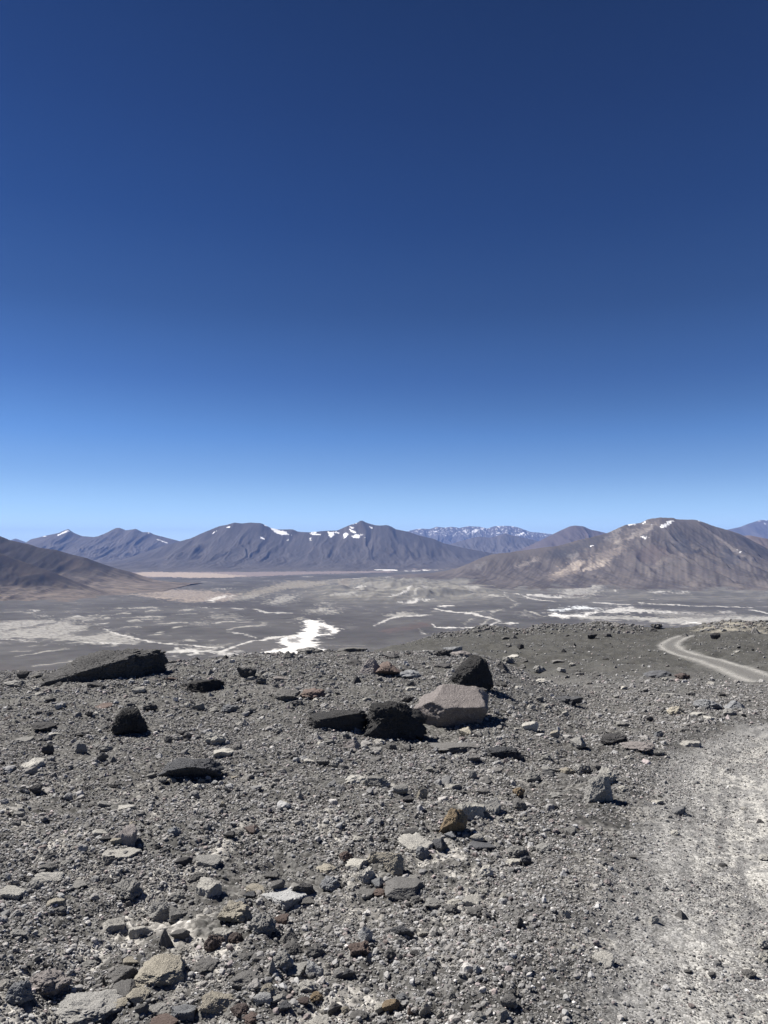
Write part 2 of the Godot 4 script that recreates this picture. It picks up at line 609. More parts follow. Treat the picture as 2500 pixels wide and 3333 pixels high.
func paint_basin() -> void:
	var white := Color(0.66, 0.65, 0.625)
	var salt := Color(0.46, 0.452, 0.43)
	var ash := Color(0.3, 0.292, 0.268)
	var cream := Color(0.31, 0.265, 0.225)
	var rose := Color(0.2, 0.172, 0.166)
	var dark := Color(0.064, 0.061, 0.06)
	# far plain: rose and cream bands, the white lake
	patch(620, 1860, [[-1700, 6], [400, 4], [1100, 0], [1700, -4], [1700, 8], [1100, 20], [700, 36], [480, 44], [-200, 50], [-1700, 40]], rose, 0.9, 0.3)
	patch(620, 1860, [[-400, 2], [0, 10], [180, 14], [480, 38], [300, 52], [0, 55], [-500, 34]], cream, 0.9, 0.3)
	patch(1240, 1660, [[-60, 494], [250, 499], [520, 504], [270, 516], [0, 510], [-80, 503]], white, 0.95, 0.2)
	streak(620, 1860, [[1130, 80], [1300, 70], [1450, 60], [1700, 45]], 5, salt, 0.6)
	streak(620, 1860, [[930, 45], [1040, 42]], 4, salt, 0.5)
	streak(1240, 1860, [[0, 92], [80, 85], [260, 70], [370, 58]], 4, salt, 0.6)
	streak(1240, 1860, [[420, 135], [500, 120]], 4, salt, 0.6)
	# tan fan at the foot of the hill on the left
	patch(0, 1860, [[850, 78], [1000, 105], [1200, 140], [1450, 150], [1700, 160], [2000, 190], [1950, 250], [1659, 262], [1400, 236], [1200, 192], [1000, 150]], cream, 0.62, 0.8, 0.5)
	streak(0, 1860, [[660, 78], [780, 100], [900, 120], [1100, 150]], 5, cream, 0.5)
	streak(0, 1860, [[850, 165], [1050, 185], [1300, 215], [1659, 245]], 5, cream, 0.6)
	streak(0, 1860, [[860, 185], [1000, 195], [1150, 205]], 3, salt, 0.5)
	# hills of pale ash in the middle of the basin
	patch(620, 1860, [[380, 205], [560, 155], [700, 115], [820, 82], [950, 78], [1100, 95], [1160, 120], [800, 150], [620, 190], [480, 232]], Color(0.24, 0.222, 0.185), 0.7, 1.0, 0.4)
	patch(620, 1860, [[640, 265], [720, 222], [820, 198], [900, 218], [850, 250], [720, 276]], ash, 0.75, 1.0, 0.3)
	patch(620, 1860, [[330, 240], [480, 200], [640, 180], [560, 220], [420, 250]], ash, 0.5, 1.0, 0.5)
	patch(620, 1860, [[980, 352], [1040, 318], [1150, 308], [1260, 340], [1200, 352], [1100, 330]], ash, 0.9, 1.0)
	patch(620, 1860, [[1060, 275], [1130, 262], [1190, 275], [1140, 285]], ash, 0.8, 0.8)
	patch(620, 1860, [[140, 250], [215, 218], [310, 198], [330, 205], [240, 232], [190, 256]], white, 0.8, 0.6)
	patch(620, 1860, [[200, 145], [260, 140], [360, 142], [300, 150]], salt, 0.6, 0.6)
	patch(620, 1860, [[1220, 130], [1260, 92], [1340, 88], [1400, 125], [1330, 132]], Color(0.22, 0.2, 0.17), 0.8, 0.6)
	patch(620, 1860, [[1360, 150], [1440, 130], [1480, 140], [1400, 155]], salt, 0.6, 0.5)
	streak(620, 1860, [[1040, 190], [1120, 200], [1130, 225]], 5, ash, 0.8)
	streak(620, 1860, [[1220, 200], [1320, 195], [1345, 188]], 4, salt, 0.6)
	streak(620, 1860, [[1330, 222], [1380, 230], [1420, 238]], 4, ash, 0.8)
	streak(620, 1860, [[1180, 225], [1300, 222], [1420, 215], [1560, 190]], 5, ash, 0.8)
	# dark tongue above the river, and its loops of white
	patch(620, 1860, [[0, 262], [200, 252], [480, 248], [580, 270], [700, 290], [900, 335], [760, 350], [560, 330], [300, 315], [0, 305]], dark, 0.75, 0.6)
	streak(620, 1860, [[540, 318], [575, 328], [640, 342], [760, 347], [850, 350]], 5, salt, 0.8)
	streak(620, 1860, [[50, 300], [250, 310]], 4, salt, 0.7)
	streak(620, 1860, [[330, 306], [400, 318], [450, 318]], 4, salt, 0.7)
	streak(620, 1860, [[300, 515], [420, 525], [560, 556]], 4, salt, 0.7)
	patch(620, 1860, [[130, 385], [230, 365], [430, 372], [420, 392], [250, 398]], ash, 0.45, 1.0)
	patch(620, 1860, [[0, 430], [130, 430], [110, 447], [0, 440]], ash, 0.7, 1.0)
	streak(620, 1860, [[180, 438], [300, 430], [400, 428]], 5, ash, 0.9)
	streak(620, 1860, [[330, 410], [440, 412], [540, 398]], 3, ash, 0.8)
	streak(620, 1860, [[300, 500], [400, 475], [540, 462], [640, 455], [650, 440]], 6, ash, 0.8)
	patch(620, 1860, [[580, 455], [620, 430], [650, 432], [640, 455]], ash, 0.8, 0.8)
	for k in 8:
		streak(620, 1860, [[0 + 22 * k, 668 - 9 * k], [110 + 30 * k, 655 - 6 * k], [215 + 24 * k, 668 - 9 * k]], 2, ash, 0.55)
	# dark flats beside the river
	patch(620, 1860, [[370, 690], [410, 640], [520, 600], [640, 572], [760, 558], [740, 590], [780, 640], [600, 720], [400, 720]], Color(0.095, 0.092, 0.089), 0.9, 0.1)
	patch(620, 1860, [[860, 370], [960, 350], [1180, 360], [1400, 400], [1659, 430], [1659, 620], [1200, 590], [1090, 560], [1260, 500], [1160, 440], [960, 410]], dark, 0.55, 0.7)
	# the white river bed
	patch(620, 1860, [[960, 415], [1080, 420], [1160, 448], [1200, 468], [1262, 490], [1222, 510], [1180, 530], [1080, 545], [1030, 570], [1075, 600], [1082, 620], [1030, 645], [1100, 660], [1170, 690], [880, 730], [585, 720], [590, 690], [640, 668], [720, 672], [830, 650], [770, 615], [740, 590], [765, 568], [860, 545], [960, 500], [978, 462]], white, 0.97, 0.35)
	patch(620, 1860, [[1100, 455], [1165, 475], [1190, 512], [1130, 522], [1060, 520], [1075, 490]], Color(0.1, 0.097, 0.094), 1.0, 0.3)
	patch(620, 1860, [[810, 562], [900, 550], [945, 572], [880, 596]], Color(0.1, 0.097, 0.094), 0.8, 0.5)
	patch(620, 1860, [[840, 395], [940, 390], [975, 405], [900, 405]], ash, 0.7, 0.5)
	streak(620, 1860, [[960, 500], [860, 540], [700, 556], [600, 574], [500, 596], [420, 622], [350, 655], [260, 675], [100, 685]], 5, salt, 0.95)
	patch(620, 1860, [[-130, 690], [0, 670], [180, 668], [300, 668], [370, 690], [405, 714], [200, 692], [0, 697]], salt, 0.75, 0.6)
	patch(0, 1860, [[1370, 692], [1450, 662], [1490, 640], [1560, 655], [1659, 672], [1659, 697], [1500, 694]], salt, 0.8, 0.5, 0.3)
	streak(620, 1860, [[1130, 560], [1220, 560]], 4, salt, 0.6)
	# the ash field on the left with its dune
	patch(0, 1860, [[-60, 440], [0, 430], [180, 420], [330, 404], [470, 410], [480, 430], [560, 425], [650, 448], [770, 470], [700, 492], [600, 545], [700, 555], [870, 525], [880, 482], [930, 500], [1060, 555], [1200, 600], [1100, 622], [700, 606], [600, 592], [300, 562], [-60, 562]], Color(0.29, 0.283, 0.262), 0.85, 0.6, 0.55)
	patch(0, 1860, [[70, 498], [200, 470], [300, 448], [480, 432], [420, 455], [200, 492]], Color(0.1, 0.097, 0.094), 0.85, 0.6)
	patch(0, 1860, [[510, 522], [700, 492], [860, 465], [870, 525], [600, 546]], Color(0.1, 0.097, 0.094), 0.75, 0.8)
	patch(0, 1860, [[-60, 783], [0, 785], [200, 800], [430, 828], [420, 960], [-60, 960]], Color(0.085, 0.08, 0.076), 0.8, 0.2)
	streak(0, 1860, [[870, 470], [960, 515], [1080, 552], [1200, 582], [1350, 602], [1500, 612], [1659, 632], [1900, 650]], 5, salt, 0.9)
	streak(0, 1860, [[880, 466], [980, 500], [1120, 535], [1230, 562]], 4, Color(0.06, 0.058, 0.056), 0.8)
	streak(0, 1860, [[700, 604], [900, 612], [1150, 616]], 4, salt, 0.8)
	streak(0, 1860, [[0, 570], [180, 578], [330, 600]], 4, salt, 0.6)
	streak(0, 1860, [[150, 708], [300, 686], [420, 665], [590, 648]], 4, ash, 0.8)
	streak(0, 1860, [[260, 800], [450, 778], [620, 760], [800, 742]], 4, ash, 0.7)
	streak(0, 1860, [[810, 441], [870, 438], [940, 430]], 4, salt, 0.9)
	patch(0, 1860, [[580, 390], [640, 372], [800, 385], [850, 400], [700, 420], [600, 415]], ash, 0.6, 0.9)
	streak(0, 1860, [[590, 388], [640, 374], [730, 378]], 4, salt, 0.7)
	streak(0, 1860, [[690, 430], [740, 410]], 3, salt, 0.9)
	streak(0, 1860, [[240, 325], [300, 333], [340, 328]], 4, salt, 0.6)
	patch(0, 1860, [[350, 370], [380, 362], [400, 375], [380, 382]], salt, 0.6, 0.6)
	streak(0, 1860, [[0, 345], [150, 342], [260, 352], [370, 380]], 3, ash, 0.6)
	for p in [[970, 313, 90], [1090, 305, 240], [1220, 330, 130], [1500, 330, 150], [850, 370, 90], [960, 350, 150], [1020, 385, 380], [1450, 360, 210], [1060, 415, 150], [1180, 400, 170], [1010, 465, 170], [1300, 430, 330], [1460, 465, 110], [1300, 515, 90], [1250, 537, 150], [1550, 580, 120], [1620, 432, 60], [870, 397, 60], [760, 365, 80]]:
		streak(0, 1860, [[p[0], p[1] + 6], [p[0] + p[2] * 0.35, p[1]], [p[0] + p[2] * 0.7, p[1] - 4], [p[0] + p[2], p[1] + 3]], 4, ash, 0.85)
	# streams and beds on the right
	streak(1240, 1860, [[-60, 455], [0, 425], [80, 400], [160, 380], [300, 370], [410, 360]], 6, salt, 0.8)
	patch(1240, 1860, [[45, 372], [130, 350], [290, 346], [270, 366], [150, 382], [80, 382]], ash, 0.85, 0.6)
	patch(1240, 1860, [[0, 480], [200, 470], [330, 440], [420, 430], [380, 470], [250, 500], [0, 520]], Color(0.1, 0.076, 0.07), 0.6, 0.8)
	streak(1240, 1860, [[420, 310], [600, 335], [780, 360], [870, 380], [945, 396], [1000, 424], [950, 444], [918, 456]], 6, salt, 0.9)
	streak(1240, 1860, [[1030, 320], [930, 345], [922, 390], [880, 430], [820, 466]], 6, ash, 0.8)
	streak(1240, 1860, [[410, 440], [470, 470], [560, 475], [700, 473], [820, 466]], 4, white, 0.8)
	streak(1240, 1860, [[330, 492], [345, 520], [390, 536]], 4, salt, 0.8)
	streak(1240, 1860, [[700, 450], [750, 410], [800, 400]], 4, ash, 0.8)
	streak(1240, 1860, [[990, 440], [1060, 442], [1140, 444]], 4, salt, 0.7)
	patch(1240, 1860, [[1090, 432], [1110, 430], [1140, 442], [1100, 446]], white, 0.8, 0.4)
	streak(1240, 1860, [[1040, 190], [1120, 205], [1240, 233]], 4, salt, 0.8)
	streak(1240, 1860, [[1040, 225], [1120, 258], [1165, 270], [1092, 300], [1100, 316]], 4, ash, 0.8)
	streak(1240, 1860, [[1200, 325], [1300, 353], [1400, 380]], 4, ash, 0.9)
	streak(1240, 1860, [[780, 232], [900, 228], [1040, 232]], 6, ash, 0.9)
	streak(1240, 1860, [[1130, 210], [1240, 236], [1480, 256]], 4, salt, 0.8)
	streak(1240, 1860, [[60, 240], [150, 230], [230, 205], [285, 178]], 5, salt, 0.7)
	streak(1240, 1860, [[250, 226], [320, 200], [360, 184], [500, 188]], 7, ash, 0.9)
	streak(1240, 1860, [[130, 262], [240, 262], [310, 254], [420, 246]], 5, salt, 0.8)
	streak(1240, 1860, [[470, 290], [540, 295], [610, 291]], 4, white, 0.8)
	streak(1240, 1860, [[730, 342], [930, 336], [1050, 338]], 3, ash, 0.8)
	streak(1240, 1860, [[670, 175], [760, 183], [830, 180]], 5, ash, 0.9)
	streak(1240, 1860, [[1230, 212], [1380, 216], [1530, 219]], 6, salt, 0.8)
	streak(1240, 1860, [[1410, 194], [1500, 205], [1550, 216]], 5, salt, 0.8)
	patch(1240, 1860, [[1165, 352], [1230, 345], [1250, 375], [1330, 382], [1250, 384]], ash, 0.6, 0.8)
	patch(1860, 1860, [[-60, 180], [0, 160], [130, 135], [230, 132], [245, 150], [190, 190], [80, 222], [-60, 226]], ash, 0.8, 0.9, 0.5)
	patch(1860, 1860, [[650, 190], [720, 174], [790, 187], [700, 194]], salt, 0.8, 0.6)
	patch(1860, 1860, [[860, 190], [930, 182], [995, 188], [900, 194]], salt, 0.6, 0.8)
	patch(1860, 1860, [[1055, 106], [1110, 87], [1132, 96], [1085, 110]], salt, 0.8, 0.5)
	patch(1860, 1860, [[345, 178], [380, 163], [405, 172], [370, 180]], salt, 0.7, 0.5)
	streak(1860, 1860, [[180, 260], [300, 270], [420, 280], [620, 283]], 5, salt, 0.8)
	streak(1860, 1860, [[570, 265], [700, 275], [850, 285], [1050, 291], [1300, 299], [1540, 300]], 3, salt, 0.9)
	streak(1860, 1860, [[650, 248], [750, 250]], 3, salt, 0.7)
	patch(1860, 1860, [[-200, 332], [-120, 322], [-60, 322], [20, 300], [140, 293], [230, 306], [180, 316], [0, 318], [-80, 340]], Color(0.62, 0.65, 0.67), 0.9, 0.5)
	patch(1860, 1860, [[-200, 365], [-160, 350], [-60, 366], [0, 372], [90, 362], [190, 338], [245, 322], [220, 345], [100, 378], [-40, 386], [-120, 384]], white, 0.85, 0.4)
	patch(1860, 1860, [[240, 336], [320, 314], [430, 300], [560, 302], [470, 318], [640, 326], [780, 336], [980, 345], [1125, 332], [1010, 350], [700, 350], [400, 350], [260, 346]], salt, 0.9, 0.6, 0.3)
	patch(1860, 1860, [[60, 388], [200, 372], [420, 372], [700, 386], [1000, 391], [1659, 388], [1900, 388], [1900, 425], [1659, 418], [1300, 428], [1040, 450], [900, 446], [700, 432], [600, 412], [330, 402], [80, 402]], Color(0.34, 0.333, 0.31), 0.85, 0.5, 0.4)
	patch(1860, 1860, [[700, 352], [1000, 355], [1500, 372], [1659, 376], [1659, 386], [1000, 388], [760, 380]], ash, 0.4, 0.9)
	streak(1860, 1860, [[940, 448], [1000, 430], [1100, 438], [1170, 446]], 4, white, 0.8)
	streak(1860, 1860, [[1460, 320], [1560, 335], [1659, 355], [1800, 372]], 3, salt, 0.8)
	patch(1860, 1860, [[1250, 345], [1320, 333], [1350, 348], [1270, 358]], salt, 0.7, 0.7)


# ==================================================================== the mountains
# ridge: outline in the photograph; dist: how far the ridge lies; skirt: how far its foot comes forward
func mountain(label: String, ridge: Array, dist: float, skirt: float, cols: int, rows: int, rough: float, tint: Callable, snows: Array, seed_: float, snow_noise := 0.0, bend := 2.0, screes := []) -> void:
	var pr := []
	for p in ridge:
		var r := ray(p[0], p[1])
		pr.append([r.x * dist, -r.y * dist - PLAIN])
	var x0: float = pr[0][0]
	var x1: float = pr[-1][0]
	var lut := table(pr, x0, x1, 1200, 2)
	var qs := PackedFloat32Array()
	for j in rows:
		var f := float(j) / (rows - 1)
		qs.append(lerpf(1.0, -0.35, f))
	var vs := PackedVector3Array()
	vs.resize(cols * rows)
	var cs := PackedColorArray()
	cs.resize(cols * rows)
	var k := 0
	var high := 1.0
	for p in pr:
		high = maxf(high, p[1])
	var km := 1.0 / high
	for j in rows:
		var q := qs[j]
		var s := dist - q * skirt
		for i in cols:
			# columns keep the bearing, so that the foot spreads as the slope comes nearer
			var x := lerpf(x0, x1, float(i) / (cols - 1))
			var warp := fn_warp.get_noise_2d(x * km * 1.3 + seed_, q * 1.5) * skirt * 0.10 * clampf(q * 3.0, 0.0, 1.0)
			var wide := skirt * 0.16 * absf(q)
			var p := 0.0
			if q > 0.02:
				for t in [-1.0, -0.5, 0.0, 0.5, 1.0]:
					p += look(lut, x0, x1, x + warp + wide * t)
				p *= 0.2
			else:
				p = look(lut, x0, x1, x)
			var h := 0.0
			if q >= 0.0:
				# spurs reach further forward than the gullies between them
				var n1 := fn_ridge.get_noise_2d((x + warp) * km * 1.15 + seed_ * 3.0, q * 0.35 + seed_)
				var n2 := fn_ridge.get_noise_2d((x + warp) * km * 3.3 + seed_, q * 0.7)
				var n3 := fn_ridge.get_noise_2d((x + warp * 1.5) * km * 9.0 + seed_, q * 1.6)
				var qe := clampf(q * (1.0 - rough * (0.30 * (n1 - 0.45) + 0.10 * (n2 - 0.42) + 0.03 * (n3 - 0.4))), 0.0, 1.0)
				var fall := 1.0 - pow(1.0 - qe, bend)
				var v := p - high * fall
				h = 0.66 * p * (1.0 - fall) + 0.34 * 0.5 * (v + sqrt(v * v + high * high * 0.0016 * q))
				h += p * 0.012 * rough * fn_big.get_noise_2d(x * km * 22.0, q * 14.0 + seed_) * (1.0 - q)
				h += p * 0.05 * rough * fn_big.get_noise_2d(x * km * 3.0 + seed_, q * 5.0) * q * (1.0 - q) * 4.0
			else:
				h = p * maxf(0.0, 1.0 + q * 2.6)
			h -= 25.0 * clampf((q - 0.93) / 0.07, 0.0, 1.0) + 3.0
			vs[k] = Vector3(x * (1.0 - 0.0 * q), PLAIN + h, -s)
			var c: Color = (tint as Callable).call(x * km, q, h * km, s)
			cs[k] = c
			k += 1
	# snow beds and screes: outlines laid out in plan on the slope
	var beds := []
	for sn in snows + screes:
		var wp := PackedVector2Array()
		for p in sn[2]:
			var r := ray(sn[0] + p[0] * 0.3858, sn[1] + p[1] * 0.3858)
			var depth := dist
			for j in rows:
				if qs[j] < 0.0:
					break
				var sj := dist - qs[j] * skirt
				var i := clampi(int((r.x * sj - x0) / (x1 - x0) * (cols - 1)), 0, cols - 1)
				if vs[j * cols + i].y / sj >= -r.y:
					depth = sj
					break
			wp.append(Vector2(r.x * depth, depth))
		var lo := wp[0]
		var hi := wp[0]
		for w in wp:
			lo = lo.min(w)
			hi = hi.max(w)
		beds.append([wp, lo - Vector2(300, 300), hi + Vector2(300, 300)])
	for b in range(snows.size(), beds.size()):
		var sc: Array = screes[b - snows.size()]
		for v in vs.size():
			var c := Vector2(vs[v].x, -vs[v].z)
			if c.x < beds[b][1].x or c.x > beds[b][2].x or c.y < beds[b][1].y or c.y > beds[b][2].y:
				continue
			var torn := Vector2(fn_big.get_noise_2d(c.x * km * 12.0, c.y * km * 5.0), fn_big.get_noise_2d(c.x * km * 12.0 + 70.0, c.y * km * 5.0)) * high * Vector2(0.07, 0.22)
			var inside := 0.0
			for grade in [0.2, 0.6, 1.2, 2.0]:
				if Geometry2D.is_point_in_polygon(c + torn * grade, beds[b][0]):
					inside += 0.25
			cs[v] = cs[v].lerp(sc[3], inside * sc[4] * (1.0 + 0.5 * fn_ridge.get_noise_2d(c.x * km * 16.0, c.y * km * 3.0) - 0.2))
	beds.resize(snows.size())
	var m := grid_mesh(vs, cols, rows, cs)
	var arr := m.surface_get_arrays(0)
	var idx: PackedInt32Array = arr[Mesh.ARRAY_INDEX]
	var rock := PackedInt32Array()
	var snow: Array[PackedInt32Array] = []
	for b in beds.size() + 1:
		snow.append(PackedInt32Array())
	for f in range(0, idx.size(), 3):
		var c := (vs[idx[f]] + vs[idx[f + 1]] + vs[idx[f + 2]]) / 3.0
		var hit := -1
		for b in beds.size():
			var plan := Vector2(c.x, -c.z)
			if plan.x < beds[b][1].x or plan.x > beds[b][2].x or plan.y < beds[b][1].y or plan.y > beds[b][2].y or plan.y > dist + 60.0:
				continue
			var torn := Vector2(fn_mid.get_noise_2d(c.x * km * 26.0, c.z * km * 16.0), fn_mid.get_noise_2d(c.x * km * 26.0 + 70.0, c.z * km * 16.0)) * high * Vector2(0.025, 0.03)
			if Geometry2D.is_point_in_polygon(plan + torn, beds[b][0]):
				hit = b
				break
		if hit < 0 and snow_noise > 0.0 and (c.y - PLAIN) * km > 0.62 and -c.z < dist:
			if fn_big.get_noise_2d(c.x * km * 9.0, c.y * km * 30.0) > snow_noise:
				hit = beds.size()
		if hit < 0:
			rock.append(idx[f]); rock.append(idx[f + 1]); rock.append(idx[f + 2])
		else:
			snow[hit].append(idx[f]); snow[hit].append(idx[f + 1]); snow[hit].append(idx[f + 2])
	arr[Mesh.ARRAY_INDEX] = rock
	var body_mesh := ArrayMesh.new()
	body_mesh.add_surface_from_arrays(Mesh.PRIMITIVE_TRIANGLES, arr)
	var o := put(body_mesh, "mountain", mats.land)
	tag(o, label, "", "", "structure")
	arr[Mesh.ARRAY_COLOR] = null
	for b in snow.size():
		if snow[b].size() < 3:
			continue
		arr[Mesh.ARRAY_INDEX] = snow[b]
		var sm := ArrayMesh.new()
		sm.add_surface_from_arrays(Mesh.PRIMITIVE_TRIANGLES, arr)
		var so := put(sm, "snow_patch", mats.snow, o)
		if b == beds.size():
			so.set_meta("kind", "stuff")


func t_far(xk: float, q: float, h: float, _s: float) -> Color:
	var n := fn_big.get_noise_2d(xk * 2.2, q * 3.0)
	var v := 0.085 + 0.022 * n
	return Color(v * 1.08, v, v * 0.98)


func t_central(xk: float, q: float, h: float, _s: float) -> Color:
	var n := fn_big.get_noise_2d(xk * 1.7 + 3.0, q * 2.4)
	var n2 := fn_ridge.get_noise_2d(xk * 6.0, q * 2.0)
	var v := 0.074 + 0.02 * n + 0.01 * (n2 - 0.3)
	var c := Color(v * 1.08, v, v * 0.97)
	var fine := fn_ridge.get_noise_2d(xk * 9.0 + 0.6 * n, q * 1.2 + 7.0) - 0.35
	c *= 1.0 + 0.2 * fine * (1.0 - smoothstep(0.5, 0.85, q))
	c.a = 1.0
	# ochre and rose outcrops low on the right
	var k := smoothstep(0.3, 0.55, fn_big.get_noise_2d(xk * 4.5 + 9.0, q * 16.0)) * smoothstep(0.72, 0.8, q) * smoothstep(0.2, 0.6, xk)
	return c.lerp(Color(0.36, 0.30, 0.26), k * 0.7)


func t_red(xk: float, q: float, h: float, _s: float) -> Color:
	var n := fn_big.get_noise_2d(xk * 2.5 + 13.0, q * 2.0)
	var v := 0.08 + 0.02 * n
	return Color(v * 1.2, v, v * 0.92)


func t_rust(xk: float, q: float, h: float, _s: float) -> Color:
	var n := fn_big.get_noise_2d(xk * 3.0 + 1.0, q * 3.0)
	var v := 0.11 + 0.03 * n
	return Color(v * 1.25, v, v * 0.84)


func t_right(xk: float, q: float, h: float, _s: float) -> Color:
	var n := fn_big.get_noise_2d(xk * 1.8 + 21.0, q * 2.6)
	var v := 0.088 + 0.022 * n
	var c := Color(v * 1.15, v * 1.02, v * 0.92)
	# long pale streaks running down the left shoulder
	var along := xk + q * 1.9
	var st := fn_ridge.get_noise_2d(along * 4.0 + 4.0, q * 0.9 - xk * 0.35)
	var where := smoothstep(4.95, 4.3, xk) * smoothstep(2.2, 3.2, xk) * smoothstep(0.0, 0.12, q) * (1.0 - smoothstep(0.66, 0.85, q))
	c = c.lerp(Color(0.22, 0.2, 0.175), where * smoothstep(0.5, 0.9, st) * 0.4)
	var fine := fn_ridge.get_noise_2d(along * 13.0, q * 1.3 + 2.0) - 0.35
	c *= 1.0 + 0.5 * fine * smoothstep(0.0, 0.1, q) * (1.0 - smoothstep(0.6, 0.9, q))
	c.a = 1.0
	var st2 := fn_big.get_noise_2d(along * 2.0, q * 1.2 + 5.0)
	c = c.lerp(Color(0.19, 0.165, 0.142), where * smoothstep(0.05, 0.4, st2) * 0.2)
	# dark screes on the right
	var d := fn_big.get_noise_2d(xk * 3.2 - q * 1.5 + 17.0, q * 2.0)
	c = c.lerp(Color(0.045, 0.042, 0.043), smoothstep(0.1, 0.35, d) * 0.3 * smoothstep(0.05, 0.2, q))
	return c


func t_left(xk: float, q: float, h: float, _s: float) -> Color:
	var n := fn_big.get_noise_2d(xk * 2.0 + 2.0, q * 3.0)
	var v := 0.043 + 0.012 * n
	var c := Color(v * 1.12, v, v * 0.94)
	var k := smoothstep(0.15, 0.5, fn_big.get_noise_2d(xk * 1.2 + 6.0, q * 2.2))
	c = c.lerp(Color(0.088, 0.073, 0.062), 0.55 * k)
	# pale sand drawn out along its foot
	return c.lerp(Color(0.24, 0.205, 0.172), smoothstep(0.22, 0.06, h + 0.05 * fn_warp.get_noise_2d(xk * 3.0, q * 3.0)) * (0.25 + 0.4 * smoothstep(-0.1, 0.4, fn_mid.get_noise_2d(xk * 2.0, q * 26.0))))


